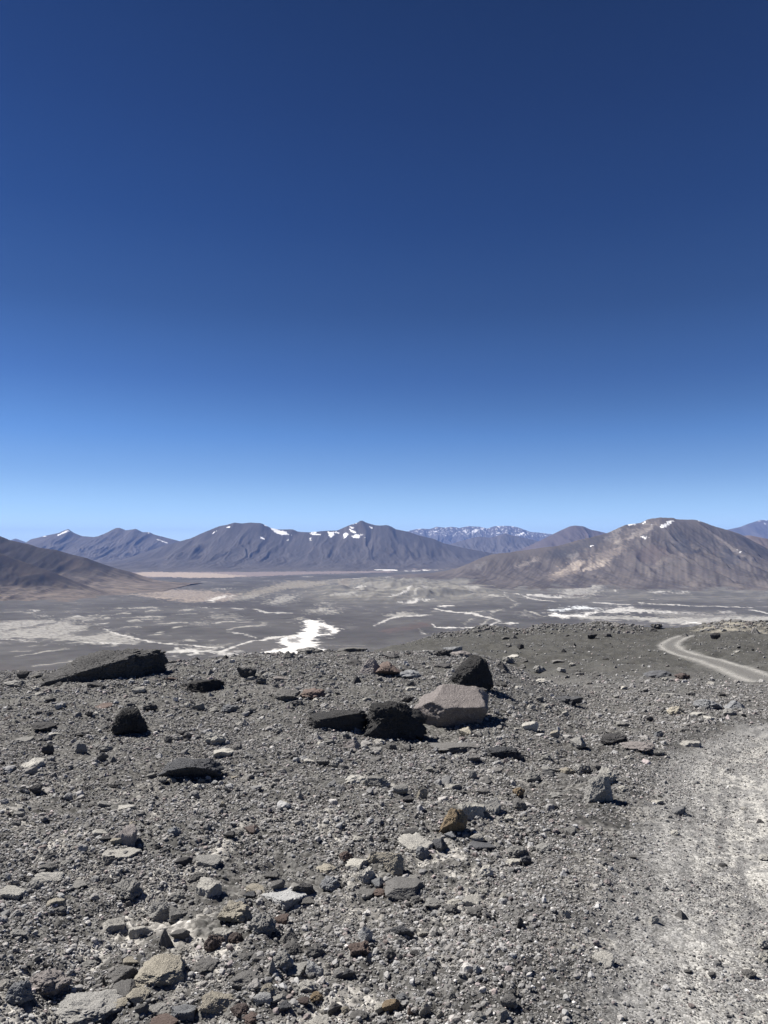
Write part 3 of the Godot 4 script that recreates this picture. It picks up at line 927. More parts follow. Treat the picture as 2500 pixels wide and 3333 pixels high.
func make_mountains() -> void:
	mountain("faint blue peak on the skyline behind the dark hill at left", [[-260, 1800], [-100, 1785], [30, 1759], [50, 1752], [90, 1766], [160, 1790]], 46000.0, 6000.0, 120, 40, 0.7, t_far, [], 3.1)
	mountain("snow-flecked pair of bluish peaks left of the central massif", [[-120, 1815], [20, 1785], [87, 1765], [102, 1754], [147, 1743], [193, 1733], [212, 1724], [222, 1721], [239, 1733], [266, 1744], [305, 1747], [320, 1744], [347, 1733], [378, 1717], [390, 1717], [409, 1725], [425, 1723], [442, 1720], [463, 1731], [486, 1731], [502, 1739], [586, 1761], [700, 1785], [800, 1810]], 34000.0, 8000.0, 420, 110, 0.5, t_far,
		[[0, 1660, [[478, 218], [530, 192], [560, 180], [588, 180], [570, 195], [520, 208], [495, 222]]], [0, 1660, [[1312, 242], [1400, 270], [1428, 283], [1392, 278], [1330, 256]]], [0, 1660, [[360, 222], [385, 218], [392, 228], [365, 230]]], [0, 1660, [[1245, 190], [1258, 188], [1256, 200]]]], 7.7, 0.0)
	mountain("far snowy range glinting between the massif and the reddish cone", [[1180, 1770], [1280, 1745], [1333, 1727], [1356, 1722], [1375, 1720], [1398, 1722], [1421, 1714], [1448, 1717], [1471, 1714], [1495, 1718], [1525, 1712], [1560, 1714], [1587, 1720], [1610, 1712], [1657, 1711], [1687, 1716], [1726, 1731], [1757, 1733], [1795, 1738], [1850, 1758], [1920, 1775]], 58000.0, 12000.0, 360, 90, 1.1, t_far,
		[[1240, 1660, [[765, 190], [790, 172], [818, 164], [815, 183], [790, 192]]], [1240, 1660, [[695, 180], [715, 178], [732, 195], [712, 192]]], [1240, 1660, [[838, 150], [870, 154], [862, 176], [845, 168]]], [1240, 1660, [[368, 182], [475, 179], [470, 188], [380, 188]]], [1240, 1660, [[1128, 215], [1170, 204], [1228, 203], [1165, 219]]], [1240, 1660, [[975, 140], [1015, 144], [990, 154]]], [1240, 1660, [[1095, 138], [1130, 142], [1118, 148]]], [1240, 1660, [[300, 165], [340, 160], [330, 170]]]], 11.3, 0.46)
	mountain("blue mountain with small snow beds at the far right skyline", [[2250, 1775], [2320, 1742], [2369, 1722], [2408, 1714], [2439, 1702], [2477, 1690], [2500, 1691], [2540, 1700], [2640, 1735], [2760, 1770]], 50000.0, 9000.0, 160, 60, 0.8, t_far,
		[[1860, 1660, [[1570, 110], [1585, 92], [1594, 98], [1585, 112]]], [1860, 1660, [[1620, 124], [1645, 128], [1632, 134]]], [1860, 1660, [[1608, 92], [1660, 85], [1640, 92]]]], 5.5)
	mountain("dark blue twin hill in front of the far snowy range", [[1380, 1810], [1444, 1778], [1487, 1764], [1533, 1751], [1560, 1746], [1591, 1750], [1622, 1743], [1634, 1738], [1643, 1736], [1668, 1742], [1718, 1753], [1753, 1761], [1790, 1776], [1860, 1800]], 38000.0, 6500.0, 220, 70, 0.8, t_far, [], 15.9)
	mountain("reddish cone between the far snowy range and the right-hand massif", [[1600, 1815], [1700, 1786], [1753, 1761], [1799, 1737], [1834, 1720], [1857, 1710], [1872, 1708], [1899, 1711], [1922, 1722], [1956, 1729], [1990, 1737], [2060, 1760], [2200, 1800]], 30000.0, 7000.0, 220, 80, 0.8, t_red, [], 19.4)
	mountain("broad grey central massif with white snow beds below its summits", [[150, 1868], [300, 1848], [380, 1828], [450, 1804], [520, 1781], [586, 1761], [620, 1752], [662, 1733], [713, 1712], [736, 1708], [763, 1700], [788, 1703], [813, 1700], [851, 1702], [882, 1718], [909, 1723], [952, 1722], [971, 1730], [1006, 1732], [1029, 1730], [1056, 1727], [1098, 1726], [1133, 1710], [1160, 1702], [1172, 1695], [1177, 1692], [1191, 1700], [1222, 1709], [1245, 1710], [1257, 1707], [1275, 1714], [1288, 1722], [1325, 1729], [1367, 1743], [1414, 1754], [1444, 1768], [1520, 1785], [1620, 1803], [1760, 1825], [1900, 1845]], 27000.0, 8800.0, 620, 170, 0.3, t_central,
		[[620, 1660, [[668, 145], [720, 163], [800, 184], [830, 208], [862, 221], [770, 214], [720, 192], [690, 168]]], [620, 1660, [[582, 229], [602, 229], [633, 248], [622, 254], [600, 244]]], [620, 1660, [[180, 200], [222, 174], [218, 184], [190, 202]]], [620, 1660, [[1000, 195], [1040, 200], [1096, 206], [1098, 216], [1030, 210]]], [620, 1660, [[1018, 189], [1064, 189], [1060, 198], [1020, 197]]], [620, 1660, [[1148, 187], [1210, 189], [1212, 213], [1186, 237], [1164, 222], [1170, 205]]], [620, 1660, [[1222, 184], [1258, 196], [1250, 203], [1225, 195]]], [620, 1660, [[1288, 205], [1334, 207], [1312, 238], [1294, 246]]], [620, 1660, [[1355, 228], [1400, 205], [1428, 214], [1426, 244], [1380, 240]]], [620, 1660, [[1340, 165], [1365, 170], [1402, 196], [1380, 201], [1345, 180]]], [620, 1660, [[1342, 148], [1364, 146], [1380, 156], [1368, 160]]], [620, 1660, [[1368, 116], [1418, 104], [1412, 116], [1380, 120]]], [620, 1660, [[1000, 260], [1010, 236], [1017, 238], [1016, 264]]], [620, 1660, [[1432, 209], [1450, 214], [1446, 229]]], [620, 1660, [[1452, 228], [1472, 238], [1466, 244]]], [620, 1660, [[618, 124], [648, 137], [630, 140]]], [620, 1660, [[1508, 139], [1535, 147], [1540, 160], [1520, 152]]], [620, 1660, [[812, 258], [832, 250], [826, 264]]], [620, 1660, [[293, 152], [337, 142], [330, 150]]]], 2.2, 0.0, 2.5)
	mountain("rust-coloured shoulder behind the right flank of the nearest massif", [[2300, 1790], [2400, 1742], [2439, 1740], [2500, 1752], [2600, 1766], [2800, 1790]], 18500.0, 3500.0, 120, 50, 0.8, t_rust, [], 8.8)
	mountain("massive brown-grey volcano at right with pale streaks and snow below the rim", [[1180, 1885], [1330, 1876], [1456, 1856], [1487, 1849], [1525, 1834], [1576, 1811], [1610, 1802], [1649, 1799], [1703, 1791], [1772, 1781], [1819, 1776], [1880, 1758], [1929, 1747], [1976, 1735], [2034, 1708], [2084, 1702], [2107, 1690], [2145, 1684], [2192, 1685], [2203, 1690], [2265, 1691], [2292, 1700], [2323, 1712], [2373, 1726], [2408, 1737], [2454, 1762], [2500, 1786], [2600, 1815], [2800, 1850], [3000, 1870]], 14800.0, 5800.0, 620, 190, 0.45, t_right,
		[[1860, 1660, [[740, 158], [790, 120], [812, 98], [860, 96], [832, 121], [790, 146], [756, 157]]], [1860, 1660, [[583, 226], [600, 227], [634, 247], [616, 250]]], [1860, 1660, [[603, 218], [622, 220], [657, 236], [640, 238]]], [1860, 1660, [[668, 139], [698, 129], [682, 143]]], [1860, 1660, [[468, 128], [548, 117], [540, 127], [480, 132]]], [1860, 1660, [[156, 310], [170, 303], [202, 301], [165, 318]]], [1860, 1660, [[1056, 82], [1078, 88], [1072, 96]]], [1860, 1660, [[1193, 132], [1217, 138], [1210, 144]]], [1860, 1660, [[618, 103], [633, 102], [600, 128], [590, 130]]], [1860, 1660, [[1385, 325], [1400, 335], [1442, 372], [1425, 362]]]], 6.3, 0.0, 2.2,
		[[1860, 1660, [[0, 290], [200, 222], [450, 135], [560, 122], [420, 205], [230, 290], [0, 400], [-200, 420], [-200, 350]], Color(0.056, 0.055, 0.058), 0.8],
		[1860, 1660, [[520, 350], [650, 300], [840, 340], [800, 420], [650, 450], [560, 430]], Color(0.095, 0.075, 0.068), 0.6],
		[1860, 1660, [[-200, 540], [0, 470], [120, 420], [300, 345], [420, 300], [510, 285], [480, 335], [350, 395], [200, 465], [60, 525], [-200, 600]], Color(0.2, 0.172, 0.145), 0.8],
		[1860, 1660, [[60, 520], [230, 440], [340, 400], [300, 445], [150, 515]], Color(0.34, 0.295, 0.245), 0.9],
		[1860, 1660, [[350, 285], [480, 240], [600, 172], [740, 92], [700, 140], [600, 212], [480, 262], [380, 295]], Color(0.29, 0.258, 0.222), 0.8],
		[1860, 1660, [[330, 215], [410, 150], [440, 142], [365, 218]], Color(0.27, 0.245, 0.215), 0.8],
		[1860, 1660, [[490, 235], [590, 150], [640, 100], [610, 150], [520, 235]], Color(0.27, 0.245, 0.215), 0.8],
		[1860, 1660, [[260, 250], [400, 212], [415, 228], [290, 268]], Color(0.24, 0.22, 0.2), 0.7],
		[1860, 1660, [[600, 520], [720, 450], [830, 400], [840, 425], [720, 490], [620, 545]], Color(0.18, 0.158, 0.135), 0.6],
		[1860, 1660, [[860, 260], [880, 190], [950, 200], [990, 280], [1060, 365], [960, 372], [860, 330]], Color(0.05, 0.05, 0.054), 0.8],
		[1860, 1660, [[1105, 230], [1180, 205], [1205, 260], [1150, 335], [1105, 315]], Color(0.05, 0.048, 0.05), 0.7],
		[1860, 1660, [[1255, 320], [1350, 325], [1430, 400], [1390, 465], [1280, 435]], Color(0.05, 0.05, 0.054), 0.75],
		[1860, 1660, [[1255, 180], [1400, 205], [1560, 290], [1700, 380], [1700, 500], [1500, 350], [1330, 260]], Color(0.055, 0.05, 0.05), 0.75],
		[1860, 1660, [[1190, 200], [1290, 270], [1420, 350], [1560, 470], [1540, 480], [1400, 375], [1260, 280]], Color(0.17, 0.152, 0.138), 0.6],
		[1240, 1660, [[1080, 500], [1250, 430], [1345, 402], [1330, 428], [1180, 482]], Color(0.24, 0.215, 0.188), 0.8],
		[1240, 1660, [[1420, 545], [1600, 468], [1700, 425], [1720, 450], [1500, 548]], Color(0.33, 0.285, 0.235), 0.85],
		[1240, 1660, [[700, 510], [800, 470], [920, 440], [900, 460], [760, 505]], Color(0.16, 0.15, 0.14), 0.6],
		[1240, 1660, [[1560, 390], [1659, 360], [1659, 400], [1600, 420]], Color(0.2, 0.19, 0.175), 0.6]])
	mountain("dark brown hill sloping down to the basin at far left", [[-700, 1640], [-300, 1690], [0, 1743], [31, 1756], [96, 1770], [123, 1780], [185, 1789], [231, 1803], [278, 1814], [332, 1834], [378, 1849], [420, 1859], [459, 1872], [501, 1886], [540, 1892], [620, 1900]], 11800.0, 2500.0, 320, 110, 0.8, t_left, [], 4.4, 0.0, 1.25)
	mountain("nearer dark spur in front of the brown hill at far left", [[-700, 1720], [-200, 1768], [0, 1799], [39, 1814], [108, 1839], [177, 1864], [250, 1893], [300, 1912], [350, 1930], [420, 1945]], 9700.0, 1400.0, 260, 90, 0.8, t_left,
		[[0, 1660, [[0, 356], [60, 382], [140, 412], [100, 402], [30, 374]]], [0, 1660, [[190, 433], [250, 448], [285, 466], [250, 457]]]], 9.9, 0.0, 1.2)


# ==================================================================== materials
func noise_tex(n: FastNoiseLite, size: int, ramp: Gradient = null, seamless := true) -> NoiseTexture2D:
	var t := NoiseTexture2D.new()
	t.width = size
	t.height = size
	t.seamless = seamless
	t.seamless_blend_skirt = 0.08
	t.generate_mipmaps = false
	t.noise = n
	if ramp:
		t.color_ramp = ramp
	return t


func ramp(stops: Array) -> Gradient:
	var g := Gradient.new()
	var o := PackedFloat32Array()
	var c := PackedColorArray()
	for s in stops:
		o.append(s[0])
		c.append(Color(s[1], s[1], s[1]).linear_to_srgb() if s[1] is float else s[1])
	g.offsets = o
	g.colors = c
	return g


func make_materials() -> void:
	# pebbles of the gravel: a tone for each cell, and its relief
	var cell := noise(41, 0.055, 1, FastNoiseLite.TYPE_CELLULAR, FastNoiseLite.FRACTAL_NONE)
	cell.cellular_return_type = FastNoiseLite.RETURN_CELL_VALUE
	var relief := noise(41, 0.055, 1, FastNoiseLite.TYPE_CELLULAR, FastNoiseLite.FRACTAL_NONE)
	relief.cellular_return_type = FastNoiseLite.RETURN_DISTANCE
	var speck := ramp([[0.0, 0.22], [0.4, 0.42], [0.6, 0.6], [0.8, 0.8], [0.9, 1.0], [1.0, 1.0]])
	var g := StandardMaterial3D.new()
	g.resource_name = "gravel"
	g.vertex_color_use_as_albedo = true
	g.albedo_texture = noise_tex(cell, 2048, speck)
	g.albedo_color = Color(1, 1, 1)
	g.roughness = 0.95
	g.metallic_specular = 0.25
	g.heightmap_enabled = true
	g.heightmap_texture = noise_tex(relief, 2048, ramp([[0.0, 1.0], [0.6, 0.5], [1.0, 0.0]]))
	g.heightmap_scale = 0.8
	g.uv1_triplanar = true
	g.uv1_world_triplanar = true
	g.uv1_scale = Vector3(0.42, 0.42, 0.42)
	mats.ground = g
	var tr := g.duplicate() as StandardMaterial3D
	tr.resource_name = "beaten_dust"
	tr.albedo_texture = noise_tex(cell, 2048, ramp([[0.0, 0.26], [0.35, 0.44], [0.6, 0.66], [0.85, 0.9], [1.0, 1.0]]))
	tr.heightmap_scale = 0.36
	tr.uv1_scale = Vector3.ONE * 1.15
	mats.track = tr

	var land := StandardMaterial3D.new()
	land.resource_name = "far_land"
	land.vertex_color_use_as_albedo = true
	land.roughness = 1.0
	land.metallic_specular = 0.1
	mats.land = land

	var snow := StandardMaterial3D.new()
	snow.resource_name = "snow"
	snow.albedo_color = Color(0.68, 0.69, 0.7).linear_to_srgb()
	snow.roughness = 0.8
	mats.snow = snow

	var peb := StandardMaterial3D.new()
	peb.resource_name = "pebble"
	peb.vertex_color_use_as_albedo = true
	peb.roughness = 0.9
	peb.metallic_specular = 0.3
	mats.pebble = peb

	# stone: mottled grain with bright crystals, pitted relief
	var grain_n := noise(53, 0.03, 4)
	var grain := noise_tex(grain_n, 1024, ramp([[0.0, 0.3], [0.35, 0.5], [0.5, 0.68], [0.65, 0.85], [1.0, 1.0]]))
	var cryst_n := noise(59, 0.07, 1, FastNoiseLite.TYPE_CELLULAR, FastNoiseLite.FRACTAL_NONE)
	cryst_n.cellular_return_type = FastNoiseLite.RETURN_CELL_VALUE
	var cryst := noise_tex(cryst_n, 1024, ramp([[0.0, 0.42], [0.7, 0.5], [0.86, 0.56], [0.9, 1.0], [1.0, 1.0]]))
	var pits := noise_tex(noise(61, 0.02, 5), 1024, ramp([[0.0, 0.0], [1.0, 1.0]]))
	var lava := noise_tex(noise(67, 0.016, 5, FastNoiseLite.TYPE_SIMPLEX, FastNoiseLite.FRACTAL_RIDGED), 1024, ramp([[0.0, 1.0], [1.0, 0.0]]))
	var tones := {
		"K": Color(0.066, 0.065, 0.066), "D": Color(0.125, 0.123, 0.12), "G": Color(0.205, 0.203, 0.194), "L": Color(0.32, 0.313, 0.29), "P": Color(0.39, 0.38, 0.345),
		"O": Color(0.19, 0.15, 0.102), "R": Color(0.125, 0.098, 0.088), "M": Color(0.2, 0.185, 0.18), "B": Color(0.178, 0.185, 0.194), "C": Color(0.31, 0.316, 0.318),
		"N": Color(0.08, 0.083, 0.09), "Q": Color(0.085, 0.07, 0.066), "T": Color(0.268, 0.25, 0.21)}
	for key in tones:
		for v in 3:
			var m := StandardMaterial3D.new()
			m.resource_name = "stone"
			var c: Color = tones[key] * (1.0 / 0.66) * [0.86, 1.0, 1.16][v]
			m.albedo_color = Color(minf(c.r, 1.0), minf(c.g, 1.0), minf(c.b, 1.0)).linear_to_srgb()
			m.albedo_texture = grain
			m.roughness = 0.9
			m.metallic_specular = 0.3
			m.heightmap_enabled = true
			m.heightmap_texture = pits
			m.heightmap_scale = 0.4
			m.uv1_triplanar = true
			m.uv1_scale = Vector3.ONE * [0.55, 0.7, 0.85][v]
			m.uv1_offset = Vector3(0.13, 0.37, 0.71) * v
			mats[key + str(v)] = m
	var pink := (mats.M1 as StandardMaterial3D).duplicate() as StandardMaterial3D
	pink.albedo_color = Color(0.30, 0.274, 0.268).linear_to_srgb()
	pink.albedo_texture = cryst
	pink.uv1_scale = Vector3.ONE * 1.0
	pink.heightmap_scale = 0.9
	mats.pink = pink
	for key in ["N", "T", "O"]:
		var m := (mats[key + "1"] as StandardMaterial3D).duplicate() as StandardMaterial3D
		m.heightmap_scale = 1.6 if key == "N" else 0.7
		mats["big" + key] = m
	var dspeck := (mats.D1 as StandardMaterial3D).duplicate() as StandardMaterial3D
	dspeck.albedo_color = Color(0.22, 0.218, 0.215).linear_to_srgb()
	dspeck.albedo_texture = cryst
	mats.dspeck = dspeck
	for key in ["K", "D"]:
		var m := (mats[key + "1"] as StandardMaterial3D).duplicate() as StandardMaterial3D
		m.heightmap_texture = lava
		m.albedo_color = Color(0.078, 0.078, 0.08).linear_to_srgb() if key == "K" else Color(0.115, 0.115, 0.117).linear_to_srgb()
		m.heightmap_scale = 3.0
		mats["lava" + key] = m


# ==================================================================== stone shapes
var ico := {}


func sphere(level: int) -> Array:
	if ico.has(level):
		return ico[level]
	var p := PackedVector3Array()
	var f := PackedInt32Array()
	if level == 0:
		var t := (1.0 + sqrt(5.0)) / 2.0
		for q in [[-1, t, 0], [1, t, 0], [-1, -t, 0], [1, -t, 0], [0, -1, t], [0, 1, t], [0, -1, -t], [0, 1, -t], [t, 0, -1], [t, 0, 1], [-t, 0, -1], [-t, 0, 1]]:
			p.append(Vector3(q[0], q[1], q[2]).normalized())
		for q in [0, 11, 5, 0, 5, 1, 0, 1, 7, 0, 7, 10, 0, 10, 11, 1, 5, 9, 5, 11, 4, 11, 10, 2, 10, 7, 6, 7, 1, 8, 3, 9, 4, 3, 4, 2, 3, 2, 6, 3, 6, 8, 3, 8, 9, 4, 9, 5, 2, 4, 11, 6, 2, 10, 8, 6, 7, 9, 8, 1]:
			f.append(q)
	else:
		var s := sphere(level - 1)
		p = (s[0] as PackedVector3Array).duplicate()
		var g: PackedInt32Array = s[1]
		var mid := {}
		for k in range(0, g.size(), 3):
			var m := [0, 0, 0]
			for e in 3:
				var a := g[k + e]
				var b := g[k + (e + 1) % 3]
				var key := mini(a, b) * 100000 + maxi(a, b)
				if not mid.has(key):
					mid[key] = p.size()
					p.append(((p[a] + p[b]) * 0.5).normalized())
				m[e] = mid[key]
			for q in [g[k], m[0], m[2], g[k + 1], m[1], m[0], g[k + 2], m[2], m[1], m[0], m[1], m[2]]:
				f.append(q)
	ico[level] = [p, f]
	return ico[level]


# a stone: a ball cut by planes (normal, distance), roughened; scaled to x, z in [-1, 1] and y in [-0.3, 1]
func stone_mesh(planes: Array, level: int, crumple: float, grit: float, seed_: float, round_ := 0.05, fit := true, smooth := false) -> ArrayMesh:
	var s := sphere(level)
	var p: PackedVector3Array = (s[0] as PackedVector3Array).duplicate()
	var f: PackedInt32Array = s[1]
	var lo := Vector3(1e9, 1e9, 1e9)
	var hi := -lo
	for i in p.size():
		var d := p[i]
		var r := 1.6
		for pl in planes:
			var c: float = (pl[0] as Vector3).dot(d)
			if c > 0.01:
				var q: float = pl[1] / c
				# soft minimum, so that edges are worn
				var hh := clampf(0.5 + 0.5 * (r - q) / round_, 0.0, 1.0)
				r = lerpf(r, q, hh) - round_ * hh * (1.0 - hh)
		r *= 1.0 + crumple * fn_big.get_noise_3d(d.x * 1.3 * r + seed_, d.y * 1.3 * r, d.z * 1.3 * r) + grit * fn_mid.get_noise_3d(d.x * 6.0 * r + seed_, d.y * 6.0 * r, d.z * 6.0 * r) + grit * 0.5 * fn_fine.get_noise_3d(d.x * 17.0 * r, d.y * 17.0 * r + seed_, d.z * 17.0 * r)
		p[i] = d * r
		lo = lo.min(p[i])
		hi = hi.max(p[i])
	if fit:
		for i in p.size():
			var q := (p[i] - lo) / (hi - lo)
			p[i] = Vector3(q.x * 2.0 - 1.0, q.y * 1.3 - 0.3, q.z * 2.0 - 1.0)
	return facets(p, f, smooth)


func facets(p: PackedVector3Array, f: PackedInt32Array, smooth: bool) -> ArrayMesh:
	var arr := []
	arr.resize(Mesh.ARRAY_MAX)
	var idx := f.duplicate()
	# clockwise faces
	for k in range(0, f.size(), 3):
		idx[k + 1] = f[k + 2]
		idx[k + 2] = f[k + 1]
	arr[Mesh.ARRAY_VERTEX] = p
	arr[Mesh.ARRAY_INDEX] = idx
	if smooth:
		var n := PackedVector3Array()
		n.resize(p.size())
		for k in range(0, f.size(), 3):
			var c := (p[f[k + 1]] - p[f[k]]).cross(p[f[k + 2]] - p[f[k]])
			n[f[k]] += c
			n[f[k + 1]] += c
			n[f[k + 2]] += c
		for i in n.size():
			n[i] = n[i].normalized()
		arr[Mesh.ARRAY_NORMAL] = n
	var m := ArrayMesh.new()
	m.add_surface_from_arrays(Mesh.PRIMITIVE_TRIANGLES, arr)
	return m


func any_dir(r: RandomNumberGenerator) -> Vector3:
	var z := r.randf_range(-1.0, 1.0)
	var a := r.randf() * TAU
	var q := sqrt(1.0 - z * z)
	return Vector3(q * cos(a), z, q * sin(a))


func kind_planes(kind: String, r: RandomNumberGenerator) -> Array:
	var pl := []
	match kind:
		"a":
			for i in 11:
				pl.append([any_dir(r), r.randf_range(0.55, 0.9)])
			pl.append([Vector3(r.randf_range(-0.4, 0.4), 1, r.randf_range(-0.4, 0.4)).normalized(), r.randf_range(0.5, 0.7)])
		"r":
			for i in 20:
				pl.append([any_dir(r), r.randf_range(0.85, 1.0)])
		"f":
			for i in 9:
				var d := any_dir(r)
				d.y *= 0.35
				pl.append([d.normalized(), r.randf_range(0.65, 1.0)])
			pl.append([Vector3(r.randf_range(-0.2, 0.2), 1, r.randf_range(-0.2, 0.2)).normalized(), r.randf_range(0.3, 0.42)])
			pl.append([Vector3(r.randf_range(-0.5, 0.5), 1, r.randf_range(-0.5, 0.5)).normalized(), r.randf_range(0.4, 0.5)])
			pl.append([Vector3(0, -1, 0), 0.3])
		"p":
			var n := r.randi_range(4, 5)
			var a0 := r.randf() * TAU
			for i in n:
				var a := a0 + TAU * i / n + r.randf_range(-0.3, 0.3)
				pl.append([Vector3(cos(a), r.randf_range(0.55, 0.95), sin(a)).normalized(), r.randf_range(0.5, 0.68)])
			for i in 4:
				pl.append([any_dir(r), r.randf_range(0.8, 1.0)])
			pl.append([Vector3(0, -1, 0), 0.4])
		"l":
			for i in 14:
				pl.append([any_dir(r), r.randf_range(0.7, 1.0)])
	return pl


func kind_mesh(kind: String, level: int, r: RandomNumberGenerator) -> ArrayMesh:
	var pl := kind_planes(kind, r)
	var sd := r.randf() * 100.0
	match kind:
		"a":
			return stone_mesh(pl, level, 0.16, 0.085, sd, 0.08)
		"r":
			return stone_mesh(pl, level, 0.28, 0.085, sd, 0.16)
		"f":
			return stone_mesh(pl, level, 0.16, 0.08, sd, 0.08)
		"p":
			return stone_mesh(pl, level, 0.14, 0.075, sd, 0.06)
		_:
			return stone_mesh(pl, level, 0.35, 0.16, sd, 0.06)


# ==================================================================== named boulders
func make_boulders() -> void:
	var V := func(a: float, b: float, c: float) -> Vector3: return Vector3(a, b, c).normalized()
	boulder("boulder", 322, 2214, 428, 114, 0.5, [
		[V.call(1, -0.06, 0.12), 0.97], [V.call(0.16, -0.22, 1), 0.62], [V.call(-0.42, 1, 0.38), 0.36], [V.call(-0.02, 1, 0.02), 0.5], [V.call(-0.7, 1, 0.15), 0.5],
		[V.call(-0.1, 0.3, -1), 0.8], [V.call(-1, 0.5, 0.3), 1.0], [V.call(0.5, 0.35, 1), 0.84], [V.call(0, -1, 0), 0.5]],
		"lavaD", 6, 0.2, 0.065, "long sloping black boulder with an overhanging right end at the left crest")
	boulder("boulder", 660, 2252, 146, 52, 0.8, [
		[V.call(0.6, 0.15, 0.75), 0.72], [V.call(-0.35, 0.12, 1), 0.74], [V.call(-0.25, 1, -0.1), 0.5], [V.call(0.15, 1, -0.4), 0.56], [V.call(-1, 0.4, 0.2), 0.86],
		[V.call(1, 0.25, 0), 0.86], [V.call(0, 0.1, -1), 0.8], [V.call(0, -1, 0), 0.5]],
		"lavaK", 5, 0.14, 0.06, "black block boulder with a flat top beneath a pointed stone, left of centre")
	boulder("boulder", 424, 2394, 112, 96, 0.8, [
		[V.call(0.75, 0.1, 0.65), 0.84], [V.call(-0.25, 0.05, 1), 0.84], [V.call(-0.7, 0.6, 0.3), 0.84], [V.call(0.1, 1, 0.1), 0.78], [V.call(-0.9, 0, -0.2), 0.88],
		[V.call(1, 0.5, -0.2), 0.86], [V.call(0, 0.2, -1), 0.85], [V.call(0.3, -0.7, 0.7), 0.8]],
		"lavaD", 5, 0.16, 0.14, "rough lava boulder with a pitted black face, alone on the left gravel", 0.18)
	boulder("boulder", 622, 2542, 210, 80, 0.62, [
		[V.call(-0.4, 1, 0.3), 0.44], [V.call(0.38, 1, 0.2), 0.5], [V.call(0.05, 1, -0.3), 0.56], [V.call(0.08, -0.75, 1), 0.56], [V.call(-0.85, 0.6, 0.25), 0.8],
		[V.call(0.9, 0.6, 0.15), 0.82], [V.call(0, 0.4, -1), 0.8]],
		"bigN", 5, 0.2, 0.10, "flat-topped dark boulder with a deep black overhang in the left foreground", 0.10)
	boulder("boulder", 1098, 2378, 204, 76, 0.5, [
		[V.call(0.05, -0.15, 1), 0.6], [V.call(-0.42, 1, 0.2), 0.36], [V.call(0.1, 1, -0.3), 0.6], [V.call(1, 0.05, 0.1), 1.0], [V.call(-0.9, 0.6, 0.3), 0.95],
		[V.call(0, 0.3, -1), 0.8], [V.call(-0.35, 0.2, 0.95), 0.75]],
		"lavaD", 5, 0.26, 0.11, "overhanging black slab boulder leaning against the jagged one at centre", 0.05)
	boulder("boulder", 1284, 2406, 222, 136, 0.6, [
		[V.call(0.2, 0.02, 1), 0.7], [V.call(0.8, 0.78, 0.2), 0.62], [V.call(-0.12, 1, 0.02), 0.62], [V.call(0.3, 1, -0.2), 0.66], [V.call(-1, 0.35, 0.15), 0.86],
		[V.call(1, 0.1, 0.4), 0.9], [V.call(0, 0.3, -1), 0.8], [V.call(-0.6, 0.5, 0.8), 0.84]],
		"lavaK", 5, 0.24, 0.11, "jagged black boulder in front and left of the pinkish speckled one", 0.06)
	boulder("boulder", 1474, 2376, 262, 158, 0.8, [
		[V.call(-0.08, 0.82, 0.56), 0.37], [V.call(-0.02, -0.5, 1), 0.74], [V.call(0.85, 0.55, 0.2), 0.76], [V.call(-0.8, 0.8, 0.05), 0.8], [V.call(0.1, 1, -0.5), 0.72],
		[V.call(0, 0.3, -1), 0.85], [V.call(1, -0.25, 0.15), 0.9], [V.call(-0.75, -0.2, 0.8), 0.94]],
		"pink", 5, 0.10, 0.022, "pinkish speckled boulder with a broad sunlit face at centre")
	boulder("boulder", 1540, 2236, 142, 112, 0.7, [
		[V.call(1, 0.25, 0.15), 0.8], [V.call(0.4, 0.12, 1), 0.68], [V.call(-0.5, 0.7, 0.5), 0.56], [V.call(-0.8, 0.75, -0.1), 0.74], [V.call(0.1, 1, 0), 0.86],
		[V.call(0.75, 0.8, 0), 0.82], [V.call(0, 0.2, -1), 0.8], [V.call(-1, 0.2, 0.4), 1.0], [V.call(-0.1, 0.1, 1), 0.8]],
		"lavaK", 5, 0.16, 0.085, "tall black boulder with a steep shadowed right side behind the pinkish one", 0.14)
	boulder("boulder", 1490, 2450, 190, 28, 0.5, [
		[V.call(-0.1, 1, 0.1), 0.3], [V.call(0.5, 1, 0.3), 0.5], [V.call(0.3, 0.1, 1), 0.7], [V.call(-0.6, 1, 0.3), 0.55], [V.call(0, 0.5, -1), 0.75]],
		"D1", 5, 0.3, 0.08, "long dark tongue slab half buried in front of the pinkish boulder", 0.1)
	boulder("boulder", 1636, 2472, 128, 44, 0.55, [
		[V.call(-0.3, 1, 0.2), 0.6], [V.call(0.5, 1, 0.1), 0.66], [V.call(0.2, 0.0, 1), 0.75], [V.call(1, 0.3, 0.2), 0.9], [V.call(-1, 0.3, 0.1), 0.95], [V.call(0, 0.3, -1), 0.85]],
		"bigN", 5, 0.25, 0.12, "rounded dark lump at the right end of the long tongue slab", 0.15)
	boulder("boulder", 1322, 2930, 142, 70, 0.8, [
		[V.call(-0.25, 1, 0.25), 0.45], [V.call(0.85, 0.1, 0.5), 0.72], [V.call(-0.1, 0.3, 1), 0.74], [V.call(0.3, 1, -0.4), 0.6], [V.call(-0.9, 0.5, 0.1), 0.84],
		[V.call(0, 0.2, -1), 0.8], [V.call(1, 0.2, -0.4), 0.84]],
		"dspeck", 5, 0.10, 0.04, "speckled dark boulder with a black right face in the centre foreground")
